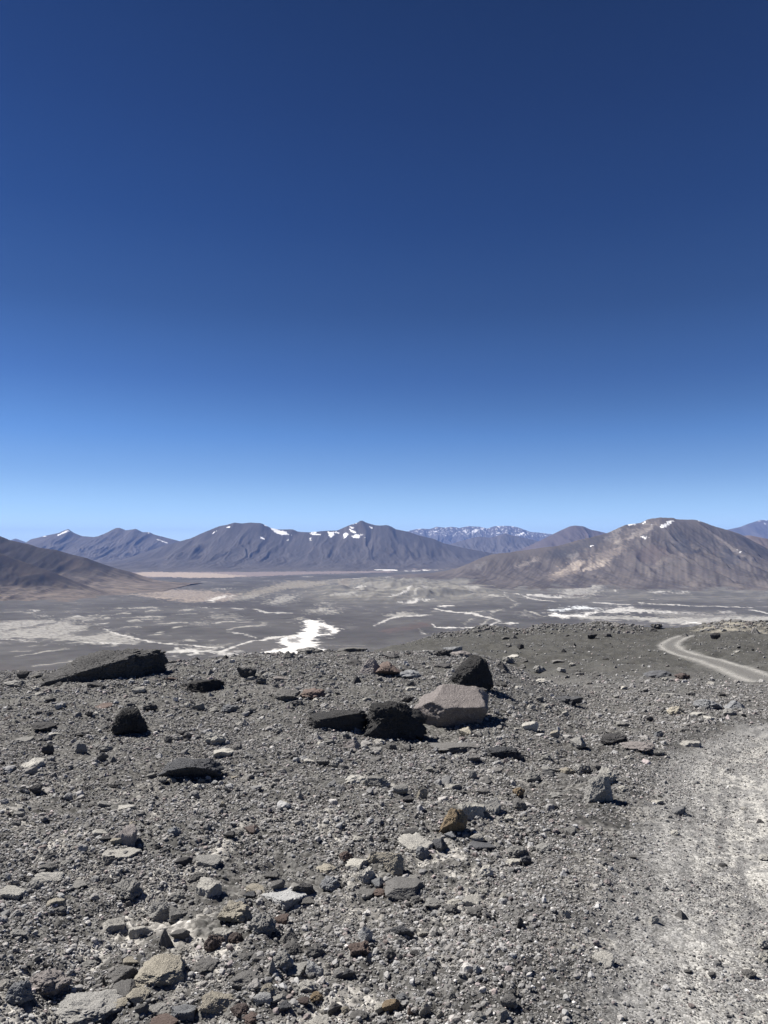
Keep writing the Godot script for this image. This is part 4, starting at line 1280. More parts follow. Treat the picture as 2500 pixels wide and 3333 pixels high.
	boulder("boulder", 525, 3208, 176, 112, 0.85, [
		[V.call(-0.3, 1, 0.3), 0.7], [V.call(0.4, 1, 0.2), 0.78], [V.call(0.7, 0.25, 0.7), 0.86], [V.call(-0.5, 0.3, 0.85), 0.86], [V.call(-0.9, 0.4, 0), 0.88],
		[V.call(1, 0.1, -0.2), 0.92], [V.call(0, 0.2, -1), 0.9], [V.call(0.1, -0.2, 1), 0.9]],
		"bigT", 5, 0.12, 0.06, "big tan boulder rounded and pitted, largest of the lower left stones")
	boulder("boulder", 1477, 2714, 100, 92, 0.75, [
		[V.call(-0.45, 0.55, 0.7), 0.6], [V.call(0.75, 0.5, 0.4), 0.62], [V.call(-0.85, 0.4, -0.1), 0.72], [V.call(0.2, 1, -0.3), 0.85], [V.call(1, 0.0, 0.3), 0.86],
		[V.call(0.15, -0.65, 1), 0.66], [V.call(0, 0.3, -1), 0.8], [V.call(0.35, 0.3, 0.95), 0.72]],
		"bigO", 5, 0.22, 0.09, "ochre rock with a dark underside standing alone right of centre")


	boulder("rock", 1952, 2612, 98, 100, 0.6, [
		[V.call(-0.4, 0.45, 0.75), 0.62], [V.call(0.85, 0.3, 0.45), 0.66], [V.call(-0.9, 0.35, 0.1), 0.8], [V.call(0.15, 1, 0), 0.9], [V.call(0, 0.2, -1), 0.8],
		[V.call(0.3, -0.5, 1), 0.75], [V.call(-0.55, 0.9, -0.1), 0.85]],
		"G1", 5, 0.2, 0.08, "cleft grey rock with a shadowed right side beside the dusty track")


func boulder(called: String, cx: float, yb: float, w: float, h: float, deep: float, planes: Array, mat: String, level: int, crumple: float, grit: float, label: String, worn := 0.05) -> void:
	var m := stone_mesh(planes, level, crumple, grit, cx * 0.37, worn, true, true)
	var o := put(m, called, mats[mat])
	set_down(o, cx, yb, w, h, deep, 0.0, 0.10)
	tag(o, label, called, "boulders standing on the gravel slope", "thing")


# puts a stone of unit size on the ground where the photograph has it, at the size it must have there
func set_down(o: Node3D, cx: float, yb: float, w: float, h: float, deep: float, turn: float, least: float) -> void:
	var g := at(cx, yb)
	var r := ray(cx, yb)
	var s := -g.z
	var k := s / F
	var wide := w * k
	var d := wide * deep
	var tall := maxf(h * k - 0.6 * d * r.y, wide * least)
	var s2 := s + d * 0.4
	var x2 := r.x * s2
	o.position = Vector3(x2, minf(ground_y(x2, s2), g.y + 0.02 * wide) - 0.04 * tall, -s2)
	o.rotation.y = turn
	o.scale = Vector3(wide * 0.5, tall, d * 0.5)


func make_stones() -> void:
	var rr := RandomNumberGenerator.new()
	rr.seed = 99
	for kind in ["a", "r", "f", "p", "l"]:
		unit[kind] = []
		for i in 9:
			unit[kind].append(kind_mesh(kind, 3, rr))
	var rows := [
		["stone", 75, 2211, 36, 24, "a", "K", "medium black angular stone left of the long sloping black boulder"],
		["stone", 116, 2206, 42, 16, "a", "D", "medium dark grey angular stone left of the long sloping black boulder"],
		["rock", 45, 2238, 64, 22, "r", "G", "large grey rounded rock left of the long sloping black boulder"],
		["stone", 115, 2248, 25, 13, "r", "P", "small whitish rounded stone left of the long sloping black boulder"],
		["slab", 130, 2265, 40, 15, "f", "L", "medium pale grey flat slab left of the long sloping black boulder"],
		["stone", 189, 2234, 27, 12, "a", "K", "small black angular stone left of the long sloping black boulder"],
		["slab", 313, 2238, 50, 15, "f", "K", "medium black flat slab in front of the long sloping black boulder"],
		["stone", 336, 2246, 18, 13, "a", "K", "tiny black angular stone in front of the long sloping black boulder"],
		["stone", 450, 2260, 40, 21, "a", "L", "medium pale grey angular stone front-right of the long sloping black boulder"],
		["stone", 166, 2286, 27, 13, "a", "K", "small black angular stone front-left of the long sloping black boulder"],
		["slab", 336, 2307, 60, 16, "f", "R", "large reddish brown flat slab back-left of the rough lava boulder"],
		["stone", 490, 2314, 44, 24, "a", "K", "medium black angular stone back-right of the rough lava boulder"],
		["stone", 292, 2332, 24, 16, "a", "K", "small black angular stone left of the rough lava boulder"],
		["stone", 314, 2329, 24, 12, "a", "L", "small pale grey angular stone back-left of the rough lava boulder"],
		["rock", 144, 2388, 84, 34, "a", "K", "broad black angular rock left of the rough lava boulder"],
		["slab", 180, 2395, 40, 12, "f", "L", "medium pale grey flat slab left of the rough lava boulder"],
		["stone", 270, 2398, 46, 18, "a", "D", "medium dark grey angular stone left of the rough lava boulder"],
		["stone", 538, 2158, 26, 19, "p", "K", "small black pointed stone right of the long sloping black boulder"],
		["stone", 563, 2160, 27, 11, "a", "D", "small dark grey angular stone right of the long sloping black boulder"],
		["stone", 641, 2150, 32, 13, "p", "K", "small black pointed stone behind the black block boulder, nearest such"],
		["stone", 127, 2325, 25, 12, "a", "D", "small dark grey angular stone front-left of the long sloping black boulder"],
		["stone", 163, 2330, 20, 14, "a", "D", "small dark grey angular stone left of the rough lava boulder"],
		["stone", 534, 2232, 15, 8, "a", "P", "tiny whitish angular stone left of the black block boulder"],
		["slab", 556, 2216, 42, 12, "f", "R", "medium reddish brown flat slab left of the black block boulder"],
		["stone", 610, 2303, 24, 16, "r", "L", "small pale grey rounded stone front-left of the black block boulder"],
		["stone", 628, 2310, 24, 17, "a", "D", "small dark grey angular stone in front of the black block boulder"],
		["stone", 736, 2146, 24, 14, "p", "K", "small black pointed stone behind the black block boulder, second nearest such"],
		["stone", 802, 2207, 58, 34, "l", "K", "large black craggy stone back-right of the black block boulder"],
		["stone", 818, 2215, 20, 12, "a", "G", "small grey angular stone right of the black block boulder"],
		["stone", 687, 2196, 33, 17, "p", "D", "small dark grey pointed stone behind the black block boulder, second nearest such"],
		["stone", 646, 2193, 20, 11, "p", "D", "small dark grey pointed stone behind the black block boulder, nearest such"],
		["stone", 932, 2147, 55, 25, "p", "D", "large dark grey pointed stone left of the low crest mound"],
		["rock", 1006, 2128, 90, 22, "r", "D", "low crest mound of dark rock standing against the white river bed"],
		["slab", 1150, 2124, 96, 18, "f", "D", "layered dark slab along the crest right of the low mound"],
		["stone", 1046, 2170, 42, 20, "r", "G", "medium grey rounded stone in front of the low crest mound"],
		["rock", 1148, 2170, 62, 22, "a", "K", "large black angular rock front-right of the low crest mound"],
		["rock", 1205, 2194, 90, 50, "p", "M", "broad purplish grey pointed rock right of the low crest mound"],
		["rock", 1262, 2203, 90, 42, "a", "R", "broad reddish brown angular rock right of the low crest mound"],
		["stone", 1162, 2227, 35, 24, "p", "K", "medium black pointed stone front-right of the low crest mound"],
		["stone", 1080, 2212, 24, 15, "a", "D", "small dark grey angular stone in front of the low crest mound"],
		["stone", 1089, 2213, 13, 10, "r", "P", "tiny whitish rounded stone in front of the low crest mound"],
		["stone", 876, 2207, 42, 16, "r", "G", "medium grey rounded stone right of the black block boulder"],
		["stone", 851, 2228, 34, 22, "a", "D", "medium dark grey angular stone right of the black block boulder"],
		["stone", 897, 2236, 22, 12, "a", "D", "small dark grey angular stone right of the black block boulder"],
		["slab", 915, 2215, 50, 12, "f", "M", "medium purplish grey flat slab front-left of the low crest mound"],
		["rock", 925, 2281, 86, 34, "a", "D", "broad dark grey angular rock right of the black block boulder"],
		["rock", 1016, 2277, 76, 32, "r", "R", "large reddish brown rounded rock back-left of the overhanging black slab boulder"],
		["stone", 1029, 2284, 24, 11, "a", "P", "small whitish angular stone back-left of the overhanging black slab boulder"],
		["stone", 1098, 2261, 13, 9, "a", "K", "tiny black angular stone back-left of the overhanging black slab boulder"],
		["stone", 1195, 2284, 30, 13, "f", "L", "small pale grey flat stone behind the overhanging black slab boulder"],
		["stone", 780, 2285, 22, 14, "a", "K", "small black angular stone right of the black block boulder"],
		["stone", 968, 2294, 36, 18, "a", "D", "medium dark grey angular stone left of the overhanging black slab boulder"],
		["stone", 650, 2311, 26, 21, "a", "G", "small grey angular stone in front of the black block boulder"],
		["stone", 692, 2319, 36, 15, "a", "G", "medium grey angular stone in front of the black block boulder"],
		["stone", 749, 2320, 58, 26, "l", "B", "large bluish grey craggy stone front-right of the black block boulder"],
		["stone", 812, 2327, 44, 23, "a", "G", "medium grey angular stone front-right of the black block boulder"],
		["slab", 862, 2306, 40, 14, "f", "G", "medium grey flat slab right of the black block boulder"],
		["stone", 1018, 2321, 20, 12, "r", "P", "small whitish rounded stone left of the overhanging black slab boulder"],
		["slab", 955, 2357, 40, 13, "f", "D", "medium dark grey flat slab left of the overhanging black slab boulder"],
		["stone", 908, 2387, 26, 18, "r", "G", "small grey rounded stone left of the overhanging black slab boulder"],
		["stone", 782, 2367, 32, 20, "r", "L", "small pale grey rounded stone front-right of the black block boulder"],
		["slab", 1471, 2124, 62, 20, "f", "B", "large bluish grey flat slab in front of the distant stony ridge"],
		["rock", 1440, 2136, 60, 23, "l", "K", "large black craggy rock front-left of the distant stony ridge"],
		["rock", 1501, 2138, 72, 22, "r", "M", "large purplish grey rounded rock behind the tall black boulder"],
		["rock", 1334, 2211, 74, 26, "r", "B", "large bluish grey rounded rock left of the tall black boulder"],
		["stone", 1326, 2190, 46, 18, "l", "D", "medium dark grey craggy stone left of the tall black boulder"],
		["slab", 1440, 2175, 50, 15, "f", "K", "medium black flat slab back-left of the tall black boulder"],
		["stone", 1273, 2142, 52, 18, "a", "K", "medium black angular stone right of the low crest mound"],
		["stone", 1330, 2131, 20, 10, "r", "D", "small dark grey rounded stone front-left of the distant stony ridge"],
		["stone", 1336, 2230, 26, 15, "a", "D", "small dark grey angular stone left of the tall black boulder"],
		["stone", 1338, 2247, 36, 12, "f", "L", "medium pale grey flat stone left of the tall black boulder"],
		["stone", 1628, 2180, 54, 26, "p", "K", "medium black pointed stone back-right of the tall black boulder"],
		["stone", 1655, 2157, 40, 20, "r", "G", "medium grey rounded stone back-right of the tall black boulder"],
		["stone", 1705, 2154, 26, 12, "a", "D", "small dark grey angular stone back-right of the tall black boulder"],
		["stone", 1700, 2176, 24, 12, "a", "D", "small dark grey angular stone right of the tall black boulder, nearest such"],
		["stone", 1670, 2138, 36, 8, "f", "L", "medium pale grey flat stone back-right of the tall black boulder"],
		["stone", 1695, 2114, 20, 18, "a", "K", "small black angular stone right of the distant stony ridge"],
		["stone", 1646, 2082, 26, 9, "f", "D", "small dark grey flat stone right of the distant stony ridge"],
		["stone", 1673, 2078, 24, 11, "p", "K", "small black pointed stone right of the distant stony ridge"],
		["stone", 1655, 2105, 20, 10, "a", "D", "small dark grey angular stone right of the distant stony ridge"],
		["stone", 1836, 2123, 20, 11, "p", "K", "small black pointed stone right of the tall black boulder"],
		["stone", 1869, 2104, 16, 11, "p", "K", "tiny black pointed stone left of the bend of the track, second nearest such"],
		["stone", 1846, 2073, 17, 7, "a", "K", "tiny black angular stone right of the distant stony ridge, second nearest such"],
		["stone", 1715, 2052, 12, 7, "a", "K", "tiny black angular stone right of the distant stony ridge, nearest such"],
		["stone", 1763, 2225, 40, 16, "r", "L", "medium pale grey rounded stone right of the tall black boulder"],
		["stone", 1690, 2246, 28, 12, "r", "L", "small pale grey rounded stone right of the tall black boulder, nearest such"],
		["stone", 1827, 2188, 26, 14, "a", "G", "small grey angular stone right of the tall black boulder, second nearest such"],
		["stone", 1757, 2190, 40, 22, "r", "G", "medium grey rounded stone right of the tall black boulder"],
		["slab", 1818, 2158, 40, 10, "f", "D", "medium dark grey flat slab right of the tall black boulder"],
		["stone", 1863, 2168, 20, 11, "r", "L", "small pale grey rounded stone right of the tall black boulder, second nearest such"],
		["stone", 1563, 2259, 38, 19, "a", "K", "medium black angular stone in front of the tall black boulder"],
		["stone", 1618, 2234, 17, 7, "a", "K", "tiny black angular stone right of the tall black boulder"],
		["stone", 1640, 2235, 20, 8, "a", "K", "small black angular stone right of the tall black boulder"],
		["rock", 1845, 2290, 100, 22, "l", "N", "broad blue-black craggy rock back-left of the craggy black lump"],
		["stone", 1840, 2332, 20, 16, "a", "P", "small whitish angular stone back-left of the craggy black lump"],
		["stone", 1371, 2281, 16, 12, "r", "P", "tiny whitish rounded stone back-left of the pinkish speckled boulder"],
		["stone", 1327, 2287, 40, 20, "l", "K", "medium black craggy stone back-left of the pinkish speckled boulder"],
		["stone", 1280, 2272, 30, 12, "p", "D", "small dark grey pointed stone back-right of the overhanging black slab boulder"],
		["stone", 1758, 2284, 24, 16, "a", "G", "small grey angular stone right of the tall black boulder, nearest such"],
		["stone", 1780, 2305, 24, 14, "r", "L", "small pale grey rounded stone front-right of the tall black boulder"],
		["stone", 1730, 2308, 28, 20, "a", "L", "small pale grey angular stone right of the pinkish speckled boulder"],
		["stone", 1643, 2320, 18, 12, "a", "D", "tiny dark grey angular stone right of the pinkish speckled boulder"],
		["stone", 1924, 2080, 31, 20, "a", "K", "small black angular stone left of the bend of the track, third nearest such"],
		["stone", 1977, 2073, 24, 11, "a", "K", "small black angular stone left of the bend of the track, nearest such"],
		["stone", 1989, 2051, 11, 8, "p", "K", "tiny black pointed stone left of the bend of the track, nearest such"],
		["stone", 2124, 2056, 26, 13, "a", "K", "small black angular stone back-left of the bend of the track"],
		["stone", 2137, 2046, 38, 15, "l", "D", "dark craggy boulder on the skyline above the bend of the track"],
		["stone", 2058, 2060, 14, 6, "a", "K", "tiny black angular stone back-left of the bend of the track, second nearest such"],
		["stone", 2077, 2054, 16, 7, "a", "K", "tiny black angular stone back-left of the bend of the track, nearest such"],
		["stone", 2232, 2072, 27, 12, "p", "D", "small dark grey pointed stone back-right of the bend of the track"],
		["stone", 2326, 2081, 28, 20, "a", "K", "black blocky stone just beyond the bend of the track"],
		["stone", 2460, 2062, 32, 19, "p", "D", "small dark grey pointed stone front-right of the stony hillock"],
		["stone", 2278, 2100, 12, 9, "p", "D", "tiny dark grey pointed stone right of the bend of the track"],
		["stone", 2398, 2125, 22, 7, "f", "P", "small whitish flat stone back-left of the far stretch of track"],
		["stone", 2404, 2110, 15, 7, "a", "D", "tiny dark grey angular stone back-left of the far stretch of track"],
		["stone", 2449, 2118, 10, 6, "a", "K", "tiny black angular stone behind the far stretch of track"],
		["stone", 1970, 2145, 20, 6, "a", "K", "small black angular stone left of the bend of the track, second nearest such"],
		["stone", 2213, 2149, 13, 6, "a", "D", "tiny dark grey angular stone in front of the bend of the track"],
		["rock", 2148, 2206, 88, 22, "r", "N", "broad blue-black rounded rock in front of the bend of the track"],
		["stone", 2220, 2211, 44, 21, "r", "Q", "medium dark maroon rounded stone back-left of the domed blue-grey rock"],
		["stone", 2165, 2215, 26, 11, "r", "L", "small pale grey rounded stone back-left of the domed blue-grey rock"],
		["stone", 1938, 2200, 32, 15, "a", "D", "small dark grey angular stone left of the bend of the track"],
		["stone", 1883, 2198, 32, 12, "a", "D", "small dark grey angular stone right of the tall black boulder, second nearest such"],
		["stone", 2031, 2244, 24, 11, "a", "P", "small whitish angular stone left of the domed blue-grey rock"],
		["slab", 2186, 2270, 60, 14, "f", "G", "large grey flat slab left of the domed blue-grey rock"],
		["stone", 2312, 2228, 28, 10, "f", "L", "small pale grey flat stone behind the domed blue-grey rock"],
		["stone", 2101, 2256, 20, 14, "a", "D", "small dark grey angular stone left of the domed blue-grey rock"],
		["stone", 2246, 2266, 20, 13, "a", "D", "small dark grey angular stone back-left of the domed blue-grey rock"],
		["stone", 2348, 2268, 26, 10, "f", "K", "small black flat stone back-right of the domed blue-grey rock"],
		["stone", 2007, 2273, 20, 9, "a", "G", "small grey angular stone behind the craggy black lump"],
		["rock", 2302, 2312, 84, 40, "r", "B", "domed blue-grey rock, largest of the pile by the track edge"],
		["rock", 2394, 2310, 70, 30, "p", "B", "large bluish grey pointed rock right of the domed blue-grey rock"],
		["stone", 2200, 2328, 50, 28, "r", "T", "medium tan rounded stone left of the domed blue-grey rock"],
		["stone", 2161, 2320, 20, 15, "a", "K", "small black angular stone left of the domed blue-grey rock"],
		["stone", 2111, 2349, 26, 17, "a", "K", "small black angular stone back-right of the craggy black lump"],
		["stone", 2374, 2332, 40, 26, "r", "G", "medium grey rounded stone right of the domed blue-grey rock"],
		["slab", 2316, 2347, 50, 18, "f", "L", "medium pale grey flat slab in front of the domed blue-grey rock"],
		["slab", 2275, 2330, 50, 14, "f", "L", "medium pale grey flat slab front-left of the domed blue-grey rock"],
		["stone", 2143, 2399, 30, 22, "a", "B", "small bluish grey angular stone right of the craggy black lump"],
		["rock", 2000, 2424, 84, 38, "l", "K", "craggy black lump beside the purplish grey mound near the track"],
		["rock", 2083, 2450, 96, 31, "r", "M", "broad purplish grey rounded rock right of the craggy black lump"],
		["stone", 2124, 2460, 30, 16, "a", "D", "small dark grey angular stone right of the craggy black lump"],
		["stone", 2146, 2462, 40, 18, "a", "G", "medium grey angular stone right of the craggy black lump"],
		["stone", 2048, 2472, 26, 14, "r", "L", "small pale grey rounded stone front-right of the craggy black lump"],
		["stone", 1880, 2440, 52, 38, "a", "G", "medium grey angular stone left of the craggy black lump"],
		["rock", 1975, 2550, 60, 46, "r", "L", "large pale grey rounded rock behind the cleft grey rock"],
		["stone", 1884, 2525, 36, 36, "r", "G", "medium grey rounded stone behind the cleft grey rock"],
		["stone", 1910, 2515, 30, 26, "r", "G", "small grey rounded stone behind the cleft grey rock"],
		["slab", 1952, 2505, 50, 20, "f", "D", "medium dark grey flat slab in front of the craggy black lump"],
		["stone", 2030, 2578, 32, 20, "r", "P", "small whitish rounded stone right of the cleft grey rock, nearest such"],
		["stone", 2149, 2596, 14, 10, "a", "K", "tiny black angular stone right of the cleft grey rock"],
		["stone", 2025, 2365, 40, 18, "r", "G", "medium grey rounded stone behind the craggy black lump"],
		["stone", 2042, 2340, 26, 14, "r", "G", "small grey rounded stone behind the craggy black lump"],
		["stone", 2225, 2383, 36, 12, "f", "D", "medium dark grey flat stone front-left of the domed blue-grey rock"],
		["slab", 2250, 2430, 60, 20, "f", "L", "large pale grey flat slab in front of the domed blue-grey rock"],
		["stone", 157, 2459, 36, 34, "a", "K", "medium black angular stone left of the rough lava boulder"],
		["stone", 263, 2453, 42, 38, "a", "G", "medium grey angular stone front-left of the rough lava boulder"],
		["stone", 336, 2479, 32, 28, "a", "D", "small dark grey angular stone front-left of the rough lava boulder, second nearest such"],
		["stone", 368, 2483, 36, 20, "p", "D", "medium dark grey pointed stone in front of the rough lava boulder"],
		["slab", 103, 2501, 70, 28, "f", "L", "large pale grey flat slab front-left of the rough lava boulder"],
		["stone", 168, 2490, 36, 14, "a", "D", "medium dark grey angular stone front-left of the rough lava boulder"],
		["stone", 130, 2530, 24, 15, "r", "L", "small pale grey rounded stone front-left of the rough lava boulder"],
		["stone", 178, 2536, 24, 20, "p", "D", "small dark grey pointed stone front-left of the rough lava boulder"],
		["stone", 117, 2588, 38, 33, "a", "K", "medium black angular stone front-left of the rough lava boulder"],
		["stone", 80, 2580, 20, 16, "a", "D", "small dark grey angular stone front-left of the rough lava boulder, third nearest such"],
		["stone", 226, 2569, 22, 14, "r", "G", "small grey rounded stone left of the flat-topped dark boulder"],
		["stone", 318, 2577, 22, 12, "r", "P", "small whitish rounded stone left of the flat-topped dark boulder"],
		["stone", 375, 2565, 30, 15, "a", "K", "small black angular stone left of the flat-topped dark boulder"],
		["stone", 405, 2563, 28, 14, "a", "D", "small dark grey angular stone left of the flat-topped dark boulder"],
		["stone", 494, 2533, 30, 15, "a", "G", "small grey angular stone left of the flat-topped dark boulder, second nearest such"],
		["stone", 560, 2548, 26, 15, "r", "T", "small tan rounded stone left of the flat-topped dark boulder"],
		["stone", 530, 2552, 26, 20, "a", "G", "small grey angular stone left of the flat-topped dark boulder, nearest such"],
		["stone", 548, 2418, 28, 20, "a", "D", "small dark grey angular stone right of the rough lava boulder, nearest such"],
		["stone", 580, 2412, 30, 16, "a", "G", "small grey angular stone right of the rough lava boulder"],
		["stone", 611, 2405, 32, 20, "a", "D", "small dark grey angular stone right of the rough lava boulder, second nearest such"],
		["stone", 590, 2393, 20, 14, "a", "K", "small black angular stone right of the rough lava boulder"],
		["stone", 345, 2448, 44, 24, "r", "G", "medium grey rounded stone front-left of the rough lava boulder"],
		["stone", 355, 2417, 24, 12, "a", "D", "small dark grey angular stone front-left of the rough lava boulder, nearest such"],
		["slab", 78, 2418, 50, 16, "f", "G", "medium grey flat slab left of the rough lava boulder"],
		["slab", 342, 2626, 46, 20, "f", "G", "medium grey flat slab left of the flat-topped dark boulder"],
		["stone", 297, 2627, 24, 14, "r", "D", "small dark grey rounded stone left of the flat-topped dark boulder"],
		["slab", 408, 2638, 56, 16, "f", "L", "large pale grey flat slab front-left of the flat-topped dark boulder"],
		["stone", 433, 2690, 26, 18, "r", "T", "small tan rounded stone front-left of the flat-topped dark boulder"],
		["slab", 58, 2662, 40, 18, "f", "G", "medium grey flat slab back-left of the rounded pocked grey rock"],
		["stone", 206, 2657, 26, 11, "r", "L", "small pale grey rounded stone left of the flat-topped dark boulder"],
		["rock", 697, 2425, 66, 40, "r", "L", "large pale grey rounded rock behind the flat-topped dark boulder"],
		["slab", 729, 2465, 68, 24, "f", "P", "large whitish flat slab back-right of the flat-topped dark boulder"],
		["rock", 1146, 2442, 78, 40, "p", "M", "large purplish grey pointed rock left of the jagged black boulder"],
		["stone", 1052, 2495, 38, 28, "a", "D", "medium dark grey angular stone front-left of the overhanging black slab boulder"],
		["stone", 1008, 2484, 36, 12, "f", "L", "medium pale grey flat stone front-left of the overhanging black slab boulder"],
		["stone", 958, 2472, 22, 14, "a", "K", "small black angular stone front-left of the overhanging black slab boulder"],
		["stone", 1103, 2484, 28, 22, "r", "C", "small silvery grey rounded stone in front of the overhanging black slab boulder"],
		["stone", 1088, 2498, 24, 18, "a", "L", "small pale grey angular stone in front of the overhanging black slab boulder"],
		["stone", 840, 2523, 36, 18, "f", "D", "medium dark grey flat stone right of the flat-topped dark boulder"],
		["stone", 762, 2536, 26, 10, "f", "T", "small tan flat stone right of the flat-topped dark boulder"],
		["rock", 1162, 2554, 70, 32, "r", "L", "large pale grey rounded rock front-left of the jagged black boulder"],
		["rock", 1225, 2562, 68, 40, "a", "G", "large grey angular rock in front of the jagged black boulder"],
		["stone", 655, 2550, 24, 15, "r", "T", "small tan rounded stone in front of the flat-topped dark boulder"],
		["stone", 641, 2570, 28, 18, "r", "P", "small whitish rounded stone in front of the flat-topped dark boulder"],
		["stone", 726, 2631, 20, 20, "a", "T", "small tan angular stone front-right of the flat-topped dark boulder"],
		["stone", 712, 2604, 28, 20, "a", "D", "small dark grey angular stone front-right of the flat-topped dark boulder"],
		["stone", 927, 2629, 40, 22, "r", "T", "medium tan rounded stone right of the flat-topped dark boulder"],
		["stone", 979, 2602, 22, 26, "p", "G", "small grey pointed stone right of the flat-topped dark boulder"],
		["stone", 892, 2564, 16, 14, "a", "D", "tiny dark grey angular stone right of the flat-topped dark boulder"],
		["stone", 774, 2602, 14, 10, "a", "K", "tiny black angular stone front-right of the flat-topped dark boulder"],
		["stone", 1237, 2420, 40, 20, "r", "L", "medium pale grey rounded stone left of the jagged black boulder"],
		["stone", 1125, 2402, 22, 14, "a", "D", "small dark grey angular stone front-left of the overhanging black slab boulder"],
		["stone", 1075, 2426, 28, 16, "a", "G", "small grey angular stone front-left of the overhanging black slab boulder"],
		["stone", 1045, 2428, 26, 12, "r", "P", "small whitish rounded stone front-left of the overhanging black slab boulder"],
		["stone", 970, 2428, 18, 12, "r", "P", "tiny whitish rounded stone left of the overhanging black slab boulder"],
		["slab", 1222, 2449, 40, 14, "f", "G", "medium grey flat slab front-left of the jagged black boulder"],
		["slab", 1212, 2480, 60, 16, "f", "D", "large dark grey flat slab front-left of the jagged black boulder"],
		["stone", 1518, 2399, 46, 30, "a", "T", "medium tan angular stone in front of the pinkish speckled boulder"],
		["stone", 1587, 2394, 30, 20, "p", "G", "small grey pointed stone right of the pinkish speckled boulder"],
		["stone", 1558, 2400, 30, 18, "a", "D", "small dark grey angular stone front-right of the pinkish speckled boulder"],
		["stone", 1612, 2392, 20, 13, "a", "P", "small whitish angular stone right of the pinkish speckled boulder"],
		["stone", 1726, 2381, 54, 34, "a", "L", "medium pale grey angular stone back-right of the long dark tongue slab"],
		["stone", 1682, 2380, 26, 11, "f", "L", "small pale grey flat stone right of the pinkish speckled boulder"],
		["stone", 1327, 2447, 28, 22, "a", "D", "small dark grey angular stone in front of the jagged black boulder"],
		["stone", 1273, 2440, 34, 20, "a", "D", "medium dark grey angular stone front-left of the jagged black boulder"],
		["stone", 1540, 2481, 40, 28, "a", "D", "medium dark grey angular stone in front of the long dark tongue slab, nearest such"],
		["stone", 1491, 2469, 22, 13, "r", "P", "small whitish rounded stone left of the long dark tongue slab"],
		["stone", 1396, 2517, 24, 22, "a", "L", "small pale grey angular stone left of the long dark tongue slab"],
		["stone", 1417, 2521, 24, 18, "r", "G", "small grey rounded stone front-left of the long dark tongue slab"],
		["stone", 1433, 2508, 24, 14, "a", "D", "small dark grey angular stone left of the long dark tongue slab"],
		["stone", 1578, 2552, 42, 22, "a", "D", "medium dark grey angular stone in front of the long dark tongue slab, second nearest such"],
		["slab", 1473, 2568, 48, 22, "f", "L", "medium pale grey flat slab front-left of the long dark tongue slab"],
		["stone", 1733, 2547, 48, 36, "r", "G", "medium grey rounded stone front-right of the long dark tongue slab"],
		["stone", 1730, 2566, 26, 16, "a", "D", "small dark grey angular stone front-right of the long dark tongue slab"],
		["stone", 1690, 2596, 38, 30, "r", "O", "medium ochre rounded stone front-right of the long dark tongue slab"],
		["stone", 1303, 2588, 46, 32, "a", "G", "medium grey angular stone back-left of the ochre rock"],
		["stone", 1374, 2600, 34, 32, "a", "T", "medium tan angular stone back-left of the ochre rock"],
		["stone", 1329, 2614, 34, 26, "a", "K", "medium black angular stone back-left of the ochre rock"],
		["stone", 1572, 2585, 36, 18, "a", "D", "medium dark grey angular stone behind the ochre rock"],
		["stone", 1506, 2588, 30, 14, "f", "D", "small dark grey flat stone behind the ochre rock"],
		["stone", 1815, 2596, 50, 22, "r", "G", "medium grey rounded stone left of the cleft grey rock"],
		["stone", 1844, 2520, 44, 24, "r", "T", "medium tan rounded stone back-left of the cleft grey rock"],
		["slab", 1792, 2516, 56, 26, "f", "G", "large grey flat slab right of the long dark tongue slab"],
		["stone", 1830, 2538, 50, 20, "a", "D", "medium dark grey angular stone back-left of the cleft grey rock"],
		["stone", 1778, 2476, 30, 20, "r", "G", "small grey rounded stone right of the long dark tongue slab"],
		["stone", 1807, 2405, 30, 26, "a", "T", "small tan angular stone left of the craggy black lump"],
		["slab", 1535, 2664, 84, 50, "f", "L", "broad pale grey flat slab back-right of the ochre rock"],
		["slab", 1598, 2646, 66, 40, "f", "G", "large grey flat slab back-right of the ochre rock"],
		["stone", 1693, 2638, 46, 34, "a", "D", "medium dark grey angular stone back-right of the ochre rock"],
		["stone", 1795, 2630, 30, 22, "a", "D", "small dark grey angular stone left of the cleft grey rock"],
		["slab", 1350, 2770, 110, 48, "f", "L", "pale flat slab in front and left of the ochre rock"],
		["stone", 1426, 2775, 54, 42, "a", "N", "blue-black angular stone lying against the pale flat slab"],
		["stone", 1376, 2797, 44, 40, "r", "B", "medium bluish grey rounded stone front-left of the ochre rock"],
		["stone", 1466, 2732, 34, 22, "a", "B", "medium bluish grey angular stone in front of the ochre rock"],
		["stone", 1550, 2745, 38, 28, "a", "L", "medium pale grey angular stone front-right of the ochre rock"],
		["stone", 1591, 2744, 30, 18, "r", "G", "small grey rounded stone right of the ochre rock, nearest such"],
		["stone", 1333, 2726, 52, 28, "a", "K", "medium black angular stone left of the ochre rock"],
		["stone", 1377, 2702, 16, 24, "a", "K", "tiny black angular stone left of the ochre rock"],
		["rock", 1686, 2797, 68, 46, "r", "G", "large grey rounded rock front-right of the ochre rock"],
		["stone", 1713, 2815, 32, 28, "a", "N", "small blue-black angular stone front-right of the ochre rock"],
		["slab", 1672, 2819, 46, 22, "f", "P", "white crumbly flat stone beneath a grey rounded one"],
		["stone", 1775, 2778, 54, 32, "r", "G", "medium grey rounded stone right of the ochre rock"],
		["stone", 1734, 2776, 26, 20, "r", "G", "small grey rounded stone right of the ochre rock, second nearest such"],
		["stone", 1583, 2856, 42, 40, "r", "P", "whitish rounded cobble alone right of the speckled dark boulder"],
		["rock", 1266, 2850, 90, 70, "a", "T", "tan angular rock with a pale left face above the speckled boulder"],
		["slab", 1330, 2868, 60, 16, "f", "G", "large grey flat slab behind the speckled dark boulder"],
